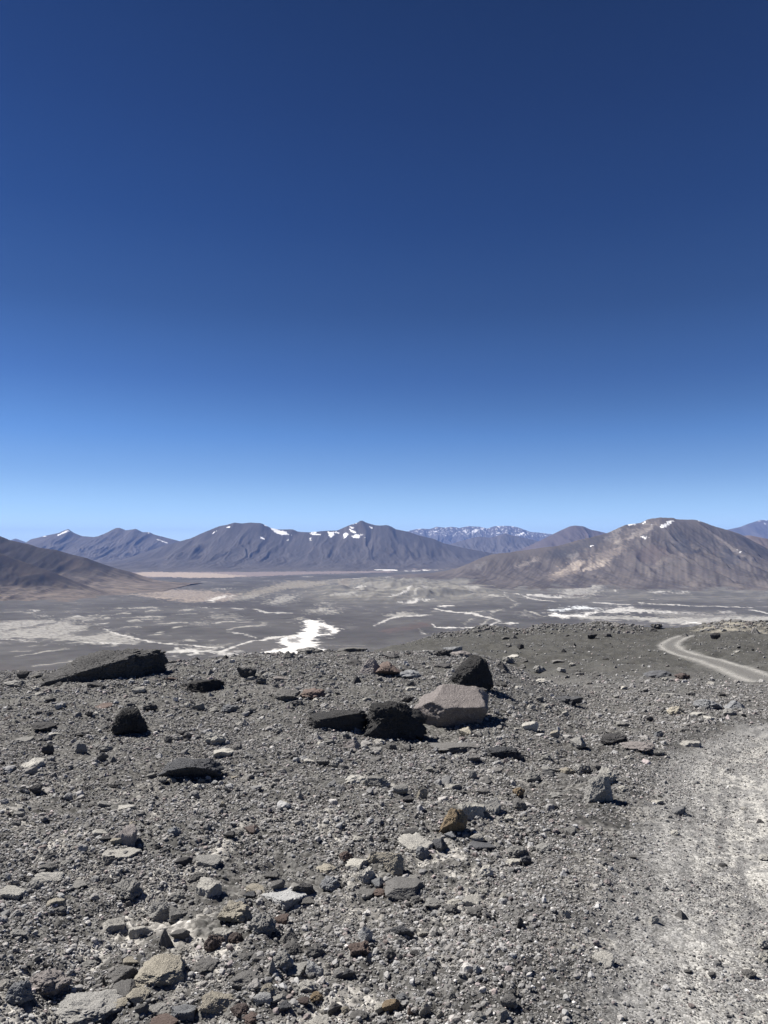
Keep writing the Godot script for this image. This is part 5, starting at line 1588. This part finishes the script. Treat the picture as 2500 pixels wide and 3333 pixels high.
		["stone", 1356, 2940, 36, 26, "r", "D", "medium dark grey rounded stone in front of the speckled dark boulder"],
		["stone", 1580, 2912, 30, 24, "r", "L", "small pale grey rounded stone right of the speckled dark boulder"],
		["stone", 1641, 2935, 22, 24, "a", "P", "small whitish angular stone right of the speckled dark boulder"],
		["slab", 1536, 2952, 60, 36, "f", "L", "large pale grey flat slab right of the speckled dark boulder"],
		["stone", 1478, 2952, 50, 26, "a", "P", "medium whitish angular stone right of the speckled dark boulder"],
		["rock", 1413, 2960, 60, 34, "r", "G", "large grey rounded rock front-right of the speckled dark boulder"],
		["stone", 1468, 2975, 40, 30, "r", "D", "medium dark grey rounded stone right of the speckled dark boulder, nearest such"],
		["stone", 1547, 2988, 54, 34, "r", "D", "medium dark grey rounded stone right of the speckled dark boulder, second nearest such"],
		["stone", 1653, 2676, 28, 24, "a", "P", "small whitish angular stone right of the ochre rock"],
		["stone", 1711, 2675, 18, 16, "r", "P", "tiny whitish rounded stone right of the ochre rock"],
		["stone", 1583, 2660, 24, 18, "r", "D", "small dark grey rounded stone back-right of the ochre rock"],
		["stone", 1855, 2722, 36, 26, "f", "G", "medium grey flat stone in front of the cleft grey rock"],
		["slab", 1572, 2768, 80, 20, "f", "N", "broad blue-black flat slab front-right of the ochre rock"],
		["stone", 1250, 2745, 26, 18, "a", "K", "small black angular stone left of the ochre rock"],
		["slab", 414, 2750, 70, 56, "f", "M", "tilted purplish grey slab leaning over a small tan stone"],
		["stone", 386, 2752, 44, 26, "a", "T", "medium tan angular stone behind the rounded pocked grey rock"],
		["stone", 447, 2754, 30, 18, "a", "K", "small black angular stone behind the rounded pocked grey rock, nearest such"],
		["slab", 328, 2722, 50, 20, "f", "L", "medium pale grey flat slab behind the rounded pocked grey rock"],
		["stone", 344, 2740, 32, 18, "a", "K", "small black angular stone behind the rounded pocked grey rock, third nearest such"],
		["stone", 567, 2720, 46, 36, "r", "B", "medium bluish grey rounded stone in front of the flat-topped dark boulder"],
		["stone", 514, 2766, 22, 14, "a", "K", "small black angular stone behind the rounded pocked grey rock, second nearest such"],
		["slab", 394, 2797, 112, 30, "f", "L", "long pale flat slab with a crest, sunk in dark gravel"],
		["stone", 358, 2813, 36, 30, "a", "D", "medium dark grey angular stone behind the rounded pocked grey rock"],
		["stone", 167, 2799, 40, 24, "a", "D", "medium dark grey angular stone back-left of the rounded pocked grey rock"],
		["slab", 155, 2837, 52, 28, "f", "D", "medium dark grey flat slab back-left of the rounded pocked grey rock"],
		["rock", 159, 2880, 84, 44, "a", "L", "broad pale grey angular rock left of the rounded pocked grey rock"],
		["stone", 113, 2900, 56, 38, "r", "G", "large grey rounded stone left of the rounded pocked grey rock"],
		["slab", 40, 2932, 80, 38, "f", "L", "broad pale grey flat slab left of the rounded pocked grey rock"],
		["rock", 415, 2936, 92, 64, "r", "G", "rounded pocked grey rock alone on gravel, dark on its right"],
		["slab", 183, 2954, 54, 26, "f", "T", "medium tan flat slab left of the rounded pocked grey rock"],
		["stone", 193, 2982, 44, 30, "a", "D", "medium dark grey angular stone left of the rounded pocked grey rock"],
		["stone", 579, 2936, 46, 36, "r", "G", "medium grey rounded stone right of the rounded pocked grey rock"],
		["rock", 519, 3000, 78, 60, "r", "G", "large grey rounded rock front-right of the rounded pocked grey rock"],
		["stone", 577, 3001, 58, 42, "a", "G", "large grey angular stone left of the pocked tan rock"],
		["slab", 246, 2896, 64, 22, "f", "G", "large grey flat slab left of the rounded pocked grey rock"],
		["stone", 599, 2827, 46, 34, "a", "K", "medium black angular stone back-right of the rounded pocked grey rock"],
		["stone", 350, 2880, 32, 18, "a", "K", "small black angular stone back-left of the rounded pocked grey rock"],
		["stone", 218, 2817, 36, 18, "r", "G", "medium grey rounded stone back-left of the rounded pocked grey rock"],
		["stone", 519, 2853, 32, 20, "r", "G", "small grey rounded stone back-right of the rounded pocked grey rock"],
		["stone", 748, 2730, 34, 24, "a", "K", "medium black angular stone in front of the flat-topped dark boulder"],
		["stone", 779, 2726, 28, 24, "r", "G", "small grey rounded stone front-right of the flat-topped dark boulder"],
		["stone", 818, 2718, 50, 28, "a", "Q", "medium dark maroon angular stone front-right of the flat-topped dark boulder"],
		["stone", 847, 2733, 22, 20, "a", "D", "small dark grey angular stone behind the broad silvery slab"],
		["slab", 678, 2820, 76, 32, "f", "G", "large grey flat slab back-left of the broad silvery slab"],
		["slab", 679, 2915, 82, 48, "f", "L", "broad pale grey flat slab back-left of the pocked tan rock"],
		["stone", 645, 2868, 50, 28, "a", "D", "medium dark grey angular stone right of the rounded pocked grey rock"],
		["rock", 1063, 2840, 62, 30, "r", "T", "large tan rounded rock back-right of the broad silvery slab"],
		["rock", 1160, 2833, 64, 42, "a", "P", "large whitish angular rock back-left of the speckled dark boulder"],
		["stone", 1125, 2806, 40, 36, "r", "R", "medium reddish brown rounded stone back-left of the speckled dark boulder"],
		["stone", 1189, 2878, 58, 54, "r", "L", "large pale grey rounded stone back-left of the speckled dark boulder"],
		["stone", 1227, 2895, 48, 34, "a", "B", "medium bluish grey angular stone left of the speckled dark boulder"],
		["rock", 1073, 2903, 64, 44, "r", "B", "large bluish grey rounded rock back-right of the broad silvery slab"],
		["stone", 1117, 2893, 32, 20, "a", "K", "small black angular stone left of the speckled dark boulder"],
		["stone", 1216, 2812, 42, 40, "a", "T", "medium tan angular stone back-left of the speckled dark boulder"],
		["slab", 835, 2908, 80, 30, "f", "T", "broad tan flat slab back-left of the broad silvery slab"],
		["stone", 815, 2928, 38, 24, "a", "N", "medium blue-black angular stone left of the broad silvery slab"],
		["stone", 905, 2898, 46, 32, "a", "D", "medium dark grey angular stone behind the broad silvery slab, nearest such"],
		["stone", 886, 2866, 44, 26, "a", "D", "medium dark grey angular stone behind the broad silvery slab, second nearest such"],
		["slab", 925, 2962, 150, 60, "f", "C", "broad silvery slab in front of a black stone on white salt"],
		["stone", 998, 2950, 50, 24, "a", "D", "medium dark grey angular stone right of the broad silvery slab"],
		["rock", 764, 3010, 104, 66, "r", "T", "pocked tan rounded rock left of a smoother grey one"],
		["rock", 852, 3038, 96, 76, "r", "G", "smooth grey rounded rock right of the pocked tan one"],
		["stone", 1164, 2742, 32, 20, "r", "P", "small whitish rounded stone back-left of the speckled dark boulder"],
		["stone", 1233, 2920, 46, 24, "r", "R", "medium reddish brown rounded stone left of the speckled dark boulder"],
		["slab", 1187, 2922, 60, 22, "f", "D", "large dark grey flat slab left of the speckled dark boulder"],
		["stone", 1021, 2990, 34, 22, "r", "G", "medium grey rounded stone front-right of the broad silvery slab"],
		["stone", 786, 2945, 34, 22, "r", "B", "medium bluish grey rounded stone behind the pocked tan rock"],
		["stone", 1150, 2900, 36, 24, "r", "L", "medium pale grey rounded stone left of the speckled dark boulder"],
		["stone", 916, 3020, 46, 40, "a", "R", "medium reddish brown angular stone in front of the broad silvery slab"],
		["rock", 163, 3250, 130, 98, "r", "M", "big rounded mauve-grey rock touching the egg-shaped bluish one"],
		["rock", 64, 3277, 84, 80, "r", "B", "egg-shaped bluish grey rock left of the big mauve-grey one"],
		["rock", 403, 3205, 96, 64, "a", "D", "broad dark grey angular rock left of the big tan boulder"],
		["rock", 405, 3252, 92, 50, "a", "D", "broad dark grey angular rock front-left of the big tan boulder"],
		["rock", 447, 3270, 72, 48, "a", "T", "large tan angular rock front-left of the big tan boulder"],
		["stone", 540, 3083, 46, 58, "p", "D", "medium dark grey pointed stone behind the big tan boulder"],
		["stone", 590, 3112, 50, 46, "r", "L", "medium pale grey rounded stone behind the big tan boulder"],
		["stone", 588, 3060, 50, 34, "a", "D", "medium dark grey angular stone left of the pocked tan rock"],
		["slab", 461, 3046, 80, 46, "f", "L", "broad pale grey flat slab in front of the rounded pocked grey rock"],
		["slab", 370, 3038, 70, 40, "f", "L", "large pale grey flat slab in front of the rounded pocked grey rock"],
		["slab", 427, 3140, 48, 20, "f", "T", "medium tan flat slab back-left of the big tan boulder"],
		["stone", 292, 3150, 50, 26, "r", "G", "medium grey rounded stone back-right of the big rounded mauve-grey rock"],
		["rock", 285, 3340, 200, 66, "r", "G", "broad grey rounded rock cut by the lower edge of the photo"],
		["rock", 366, 3308, 90, 44, "a", "T", "broad tan angular rock right of the big rounded mauve-grey rock"],
		["stone", 463, 3310, 36, 40, "a", "D", "medium dark grey angular stone in front of the big tan boulder"],
		["rock", 520, 3312, 70, 36, "r", "G", "large grey rounded rock in front of the big tan boulder"],
		["rock", 536, 3346, 84, 46, "a", "R", "broad reddish brown angular rock in front of the big tan boulder"],
		["slab", 596, 3322, 74, 44, "f", "B", "large bluish grey flat slab in front of the big tan boulder"],
		["stone", 20, 3226, 50, 38, "r", "L", "medium pale grey rounded stone behind the egg-shaped bluish rock"],
		["stone", 330, 3254, 56, 30, "r", "D", "large dark grey rounded stone right of the big rounded mauve-grey rock"],
		["stone", 160, 3150, 40, 20, "a", "K", "medium black angular stone behind the big rounded mauve-grey rock"],
		["stone", 335, 3207, 26, 26, "p", "D", "small dark grey pointed stone right of the big rounded mauve-grey rock"],
		["slab", 62, 3055, 50, 26, "f", "G", "medium grey flat slab behind the big rounded mauve-grey rock"],
		["rock", 700, 3094, 66, 64, "r", "Q", "large dark maroon rounded rock front-left of the pocked tan rock"],
		["slab", 738, 3066, 90, 50, "f", "L", "broad pale grey flat slab in front of the pocked tan rock"],
		["stone", 768, 3072, 46, 36, "r", "Q", "medium dark maroon rounded stone in front of the pocked tan rock"],
		["rock", 945, 3076, 84, 56, "p", "D", "broad dark grey pointed rock behind the streaked silvery rock"],
		["rock", 955, 3110, 62, 44, "r", "D", "large dark grey rounded rock back-left of the streaked silvery rock"],
		["rock", 916, 3150, 60, 56, "r", "G", "large grey rounded rock back-left of the streaked silvery rock"],
		["stone", 884, 3170, 36, 46, "p", "G", "medium grey pointed stone left of the streaked silvery rock"],
		["stone", 1023, 3180, 58, 58, "a", "C", "streaked silvery angular rock with sharp edges on a grey slab"],
		["slab", 954, 3178, 92, 32, "f", "G", "broad grey flat slab left of the streaked silvery rock"],
		["stone", 1026, 3122, 54, 42, "r", "D", "medium dark grey rounded stone behind the streaked silvery rock"],
		["stone", 1187, 3072, 46, 54, "a", "C", "tall silvery angular stone leaning above a reddish rock"],
		["rock", 1168, 3114, 64, 48, "r", "R", "large reddish brown rounded rock back-right of the streaked silvery rock"],
		["stone", 1136, 3188, 40, 32, "a", "N", "medium blue-black angular stone right of the streaked silvery rock"],
		["rock", 802, 3218, 104, 60, "r", "D", "broad dark grey rounded rock left of the streaked silvery rock"],
		["stone", 1002, 3230, 58, 38, "r", "L", "large pale grey rounded stone in front of the streaked silvery rock"],
		["stone", 1028, 3264, 40, 32, "r", "O", "medium ochre rounded stone in front of the streaked silvery rock"],
		["stone", 871, 3246, 44, 40, "r", "T", "medium tan rounded stone front-left of the streaked silvery rock"],
		["stone", 853, 3276, 54, 42, "a", "C", "medium silvery grey angular stone front-left of the streaked silvery rock"],
		["rock", 706, 3312, 96, 68, "a", "T", "broad tan angular rock front-right of the big tan boulder"],
		["stone", 685, 3264, 50, 36, "r", "T", "medium tan rounded stone front-right of the big tan boulder"],
		["rock", 778, 3318, 60, 44, "a", "Q", "large dark maroon angular rock front-right of the big tan boulder"],
		["stone", 906, 3262, 44, 28, "a", "L", "medium pale grey angular stone front-left of the streaked silvery rock"],
		["rock", 672, 3172, 86, 40, "r", "D", "broad dark grey rounded rock right of the big tan boulder"],
		["slab", 844, 3132, 44, 22, "f", "D", "medium dark grey flat slab left of the streaked silvery rock"],
		["stone", 797, 3128, 44, 26, "r", "D", "medium dark grey rounded stone in front of the pocked tan rock"],
		["stone", 925, 3300, 40, 36, "a", "N", "medium blue-black angular stone front-left of the streaked silvery rock"],
		["rock", 1040, 3346, 70, 40, "r", "L", "large pale grey rounded rock in front of the streaked silvery rock"],
		["stone", 820, 3342, 56, 40, "r", "R", "large reddish brown rounded stone front-left of the streaked silvery rock"],
		["stone", 1236, 3304, 36, 34, "a", "P", "medium whitish angular stone front-right of the streaked silvery rock"],
		["stone", 1125, 3302, 30, 26, "r", "T", "small tan rounded stone front-right of the streaked silvery rock"],
		["rock", 1172, 3320, 60, 36, "r", "D", "large dark grey rounded rock front-right of the streaked silvery rock"],
		["stone", 1090, 3305, 44, 40, "a", "D", "medium dark grey angular stone in front of the streaked silvery rock"],
		["stone", 986, 3276, 38, 26, "a", "Q", "medium dark maroon angular stone in front of the streaked silvery rock"],
		["stone", 1272, 3302, 52, 44, "a", "O", "medium ochre angular stone front-right of the streaked silvery rock"],
		["rock", 1311, 3050, 64, 46, "a", "N", "large blue-black angular rock in front of the speckled dark boulder"],
		["slab", 1372, 3052, 44, 28, "f", "L", "medium pale grey flat slab in front of the speckled dark boulder"],
		["stone", 1270, 3126, 36, 34, "r", "D", "medium dark grey rounded stone right of the streaked silvery rock"],
		["stone", 1299, 3124, 18, 20, "r", "G", "tiny grey rounded stone right of the streaked silvery rock"],
		["stone", 1348, 3113, 28, 16, "a", "K", "small black angular stone right of the streaked silvery rock"],
		["stone", 1554, 3173, 28, 30, "r", "C", "small silvery grey rounded stone front-right of the speckled dark boulder"],
		["stone", 1692, 3022, 22, 34, "a", "D", "small dark grey angular stone right of the speckled dark boulder"],
		["stone", 1702, 3020, 20, 18, "r", "G", "small grey rounded stone right of the speckled dark boulder"],
		["stone", 1652, 3286, 46, 44, "a", "D", "medium dark grey angular stone front-left of the dusty track verge"],
		["stone", 1636, 3326, 40, 44, "a", "G", "medium grey angular stone right of the streaked silvery rock"],
		["stone", 1310, 3262, 40, 32, "r", "B", "medium bluish grey rounded stone right of the streaked silvery rock"],
		["stone", 1384, 3312, 36, 46, "a", "L", "medium pale grey angular stone right of the streaked silvery rock"],
		["stone", 1434, 3320, 24, 30, "a", "P", "small whitish angular stone right of the streaked silvery rock"],
		["stone", 1338, 3305, 24, 26, "a", "R", "small reddish brown angular stone front-right of the streaked silvery rock"],
		["stone", 1560, 3332, 48, 38, "r", "G", "medium grey rounded stone right of the streaked silvery rock"],
		["stone", 1672, 3238, 20, 18, "r", "D", "small dark grey rounded stone left of the dusty track verge"],
		["stone", 1471, 3254, 24, 28, "r", "G", "small grey rounded stone right of the streaked silvery rock"],
		["stone", 1875, 3100, 30, 18, "r", "P", "small whitish rounded stone left of the dusty track verge"],
		["stone", 1840, 2990, 30, 30, "f", "L", "small pale grey flat stone left of the dusty track verge"],
		["stone", 2128, 3006, 31, 26, "a", "L", "small pale grey angular stone back-left of the dusty track verge"],
		["stone", 2222, 2994, 42, 30, "p", "D", "pointed dark stone on the track throwing a long shadow"],
		["stone", 2485, 3090, 36, 36, "r", "L", "medium pale grey rounded stone right of the dusty track verge"],
		["stone", 2490, 3135, 44, 36, "r", "P", "medium whitish rounded stone right of the dusty track verge"],
		["stone", 2440, 3186, 44, 28, "r", "D", "medium dark grey rounded stone front-right of the dusty track verge"],
		["stone", 2318, 3186, 24, 20, "a", "D", "small dark grey angular stone front-right of the dusty track verge"],
		["stone", 2240, 3170, 24, 14, "a", "D", "small dark grey angular stone in front of the dusty track verge"],
		["slab", 1964, 3142, 66, 40, "f", "L", "pale flush slab worn smooth at the left verge of the track"],
		["stone", 2490, 2802, 40, 20, "r", "L", "medium pale grey rounded stone back-right of the dusty track verge"],
		["stone", 2197, 2718, 28, 18, "r", "P", "small whitish rounded stone front-right of the cleft grey rock"],
		["stone", 2232, 2657, 22, 12, "a", "P", "small whitish angular stone right of the cleft grey rock"],
		["slab", 2138, 2616, 40, 16, "f", "P", "medium whitish flat slab right of the cleft grey rock"],
		["stone", 2473, 2680, 24, 12, "a", "K", "small black angular stone right of the cleft grey rock"],
		["stone", 2352, 2823, 30, 12, "a", "K", "small black angular stone behind the dusty track verge"],
		["stone", 2271, 2893, 14, 10, "a", "K", "tiny black angular stone behind the dusty track verge"],
		["stone", 2423, 2637, 24, 12, "r", "P", "small whitish rounded stone right of the cleft grey rock, second nearest such"],
		["stone", 2060, 2796, 22, 14, "a", "D", "small dark grey angular stone in front of the cleft grey rock"],
		["rock", 986, 2913, 68, 40, "a", "K", "black stone lying on a patch of white salt"],
	]
	var levels := {}
	for i in rows.size():
		var q: Array = rows[i]
		var mesh: ArrayMesh
		if q[3] * q[4] > 2300:
			mesh = kind_mesh(q[5], 4, rr)
		else:
			mesh = unit[q[5]][rr.randi() % 9]
		var o := put(mesh, q[0], mats[q[6] + str(rr.randi() % 3)])
		var deep: float = {"a": 0.85, "r": 0.9, "f": 0.8, "p": 0.8, "l": 0.7}[q[5]]
		set_down(o, q[1], q[2], q[3] * 1.1, q[4] * 1.16, deep, rr.randf_range(-0.3, 0.3), 0.14 if q[5] == "f" else 0.24)
		tag(o, q[7], q[0], "stones strewn over the gravel slope", "thing")


# ==================================================================== gravel nobody could count
func make_gravel() -> void:
	var rr := RandomNumberGenerator.new()
	rr.seed = 2024
	var o := Node3D.new()
	o.name = "gravel"
	add_child(o)
	tag(o, "dark volcanic gravel and small stones strewn over the slope", "", "", "stuff")
	var small := []
	for i in 6:
		small.append(kind_mesh("a" if i < 4 else "r", 1, rr))
	var mid := []
	for i in 6:
		mid.append(kind_mesh("a" if i < 4 else ("f" if i == 4 else "p"), 2, rr))
	#        meshes  count   from  to    least  most
	scatter(o, small, 90000, 1.9, 4.6, 0.004, 0.010, 0.62, rr)
	scatter(o, small, 110000, 1.9, 9.0, 0.008, 0.018, 0.62, rr)
	scatter(o, small, 115000, 2.0, 18.0, 0.014, 0.034, 0.60, rr)
	scatter(o, mid, 12000, 3.0, 22.0, 0.028, 0.06, 0.60, rr)
	scatter(o, mid, 4500, 5.5, 40.0, 0.055, 0.11, 0.58, rr)
	scatter(o, mid, 11000, 20.0, 190.0, 0.07, 0.28, 0.56, rr)
	scatter(o, mid, 4200, 118.0, 178.0, 0.25, 0.85, 0.56, rr, true)


func scatter(o: Node3D, meshes: Array, count: int, near: float, far_: float, least: float, most: float, wide: float, rr: RandomNumberGenerator, crest := false) -> void:
	var where: Array = []
	var tint: Array = []
	for m in meshes:
		where.append([])
		tint.append([])
	var tries := 0
	var made := 0
	while made < count and tries < count * 4:
		tries += 1
		var s := sqrt(lerpf(near * near, far_ * far_, rr.randf()))
		var x := rr.randf_range(-wide, wide) * s
		var u := x / s
		# more here, fewer there
		var n := fn_big.get_noise_2d(x * 0.55 + 60.0, s * 0.55) + 0.5 * fn_mid.get_noise_2d(x * 2.0, s * 2.0)
		var keep := 0.62 + 0.75 * n
		var rd := absf(road_d(x, s))
		if rd < 2.4:
			keep *= lerpf(0.025 if most > 0.02 else 0.45, 1.0, smoothstep(1.1, 2.3, rd))
		if crest:
			if s < 100.0 or u < 0.03 or (u > 0.335 and u < 0.41):
				continue
			keep = (0.8 + 0.8 * n) * smoothstep(118.0, 150.0, s)
		elif s > 22.0:
			keep *= 0.55
			if u < 0.02:
				continue
		if rr.randf() > keep:
			continue
		made += 1
		# many small, few large
		var size := lerpf(least, most, pow(rr.randf(), 2.2))
		var k := rr.randi() % meshes.size()
		var b := Basis(Vector3.UP, rr.randf() * TAU) * Basis(any_dir(rr), rr.randf_range(-0.5, 0.5))
		b = b.scaled_local(Vector3(size * 0.5, size * rr.randf_range(0.42, 0.72), size * 0.5 * rr.randf_range(0.7, 1.1)))
		where[k].append(Transform3D(b, Vector3(x, ground_y(x, s) - size * 0.09, -s)))
		var t := rr.randf()
		var v := 0.0
		var warm := rr.randf_range(0.93, 1.03)
		if t < 0.50:
			v = rr.randf_range(0.095, 0.18)
		elif t < 0.80:
			v = rr.randf_range(0.18, 0.28)
		elif t < 0.95:
			v = rr.randf_range(0.2, 0.34)
		else:
			v = rr.randf_range(0.36, 0.6)
		if most > 0.02:
			v = minf(v, 0.36)
		if crest:
			v = minf(v, 0.16)
		var red := 1.12 if rr.randf() < 0.07 else 1.0
		tint[k].append(Color(v * red, v * lerpf(1.0, warm, 0.45), v * warm))
	for k in meshes.size():
		var mm := MultiMesh.new()
		mm.transform_format = MultiMesh.TRANSFORM_3D
		mm.use_colors = true
		mm.mesh = meshes[k]
		mm.instance_count = where[k].size()
		for i in where[k].size():
			mm.set_instance_transform(i, where[k][i])
			mm.set_instance_color(i, tint[k][i])
		var mi := MultiMeshInstance3D.new()
		mi.name = "pebbles"
		mi.multimesh = mm
		mi.material_override = mats.pebble
		mi.set_meta("kind", "stuff")
		o.add_child(mi, true)
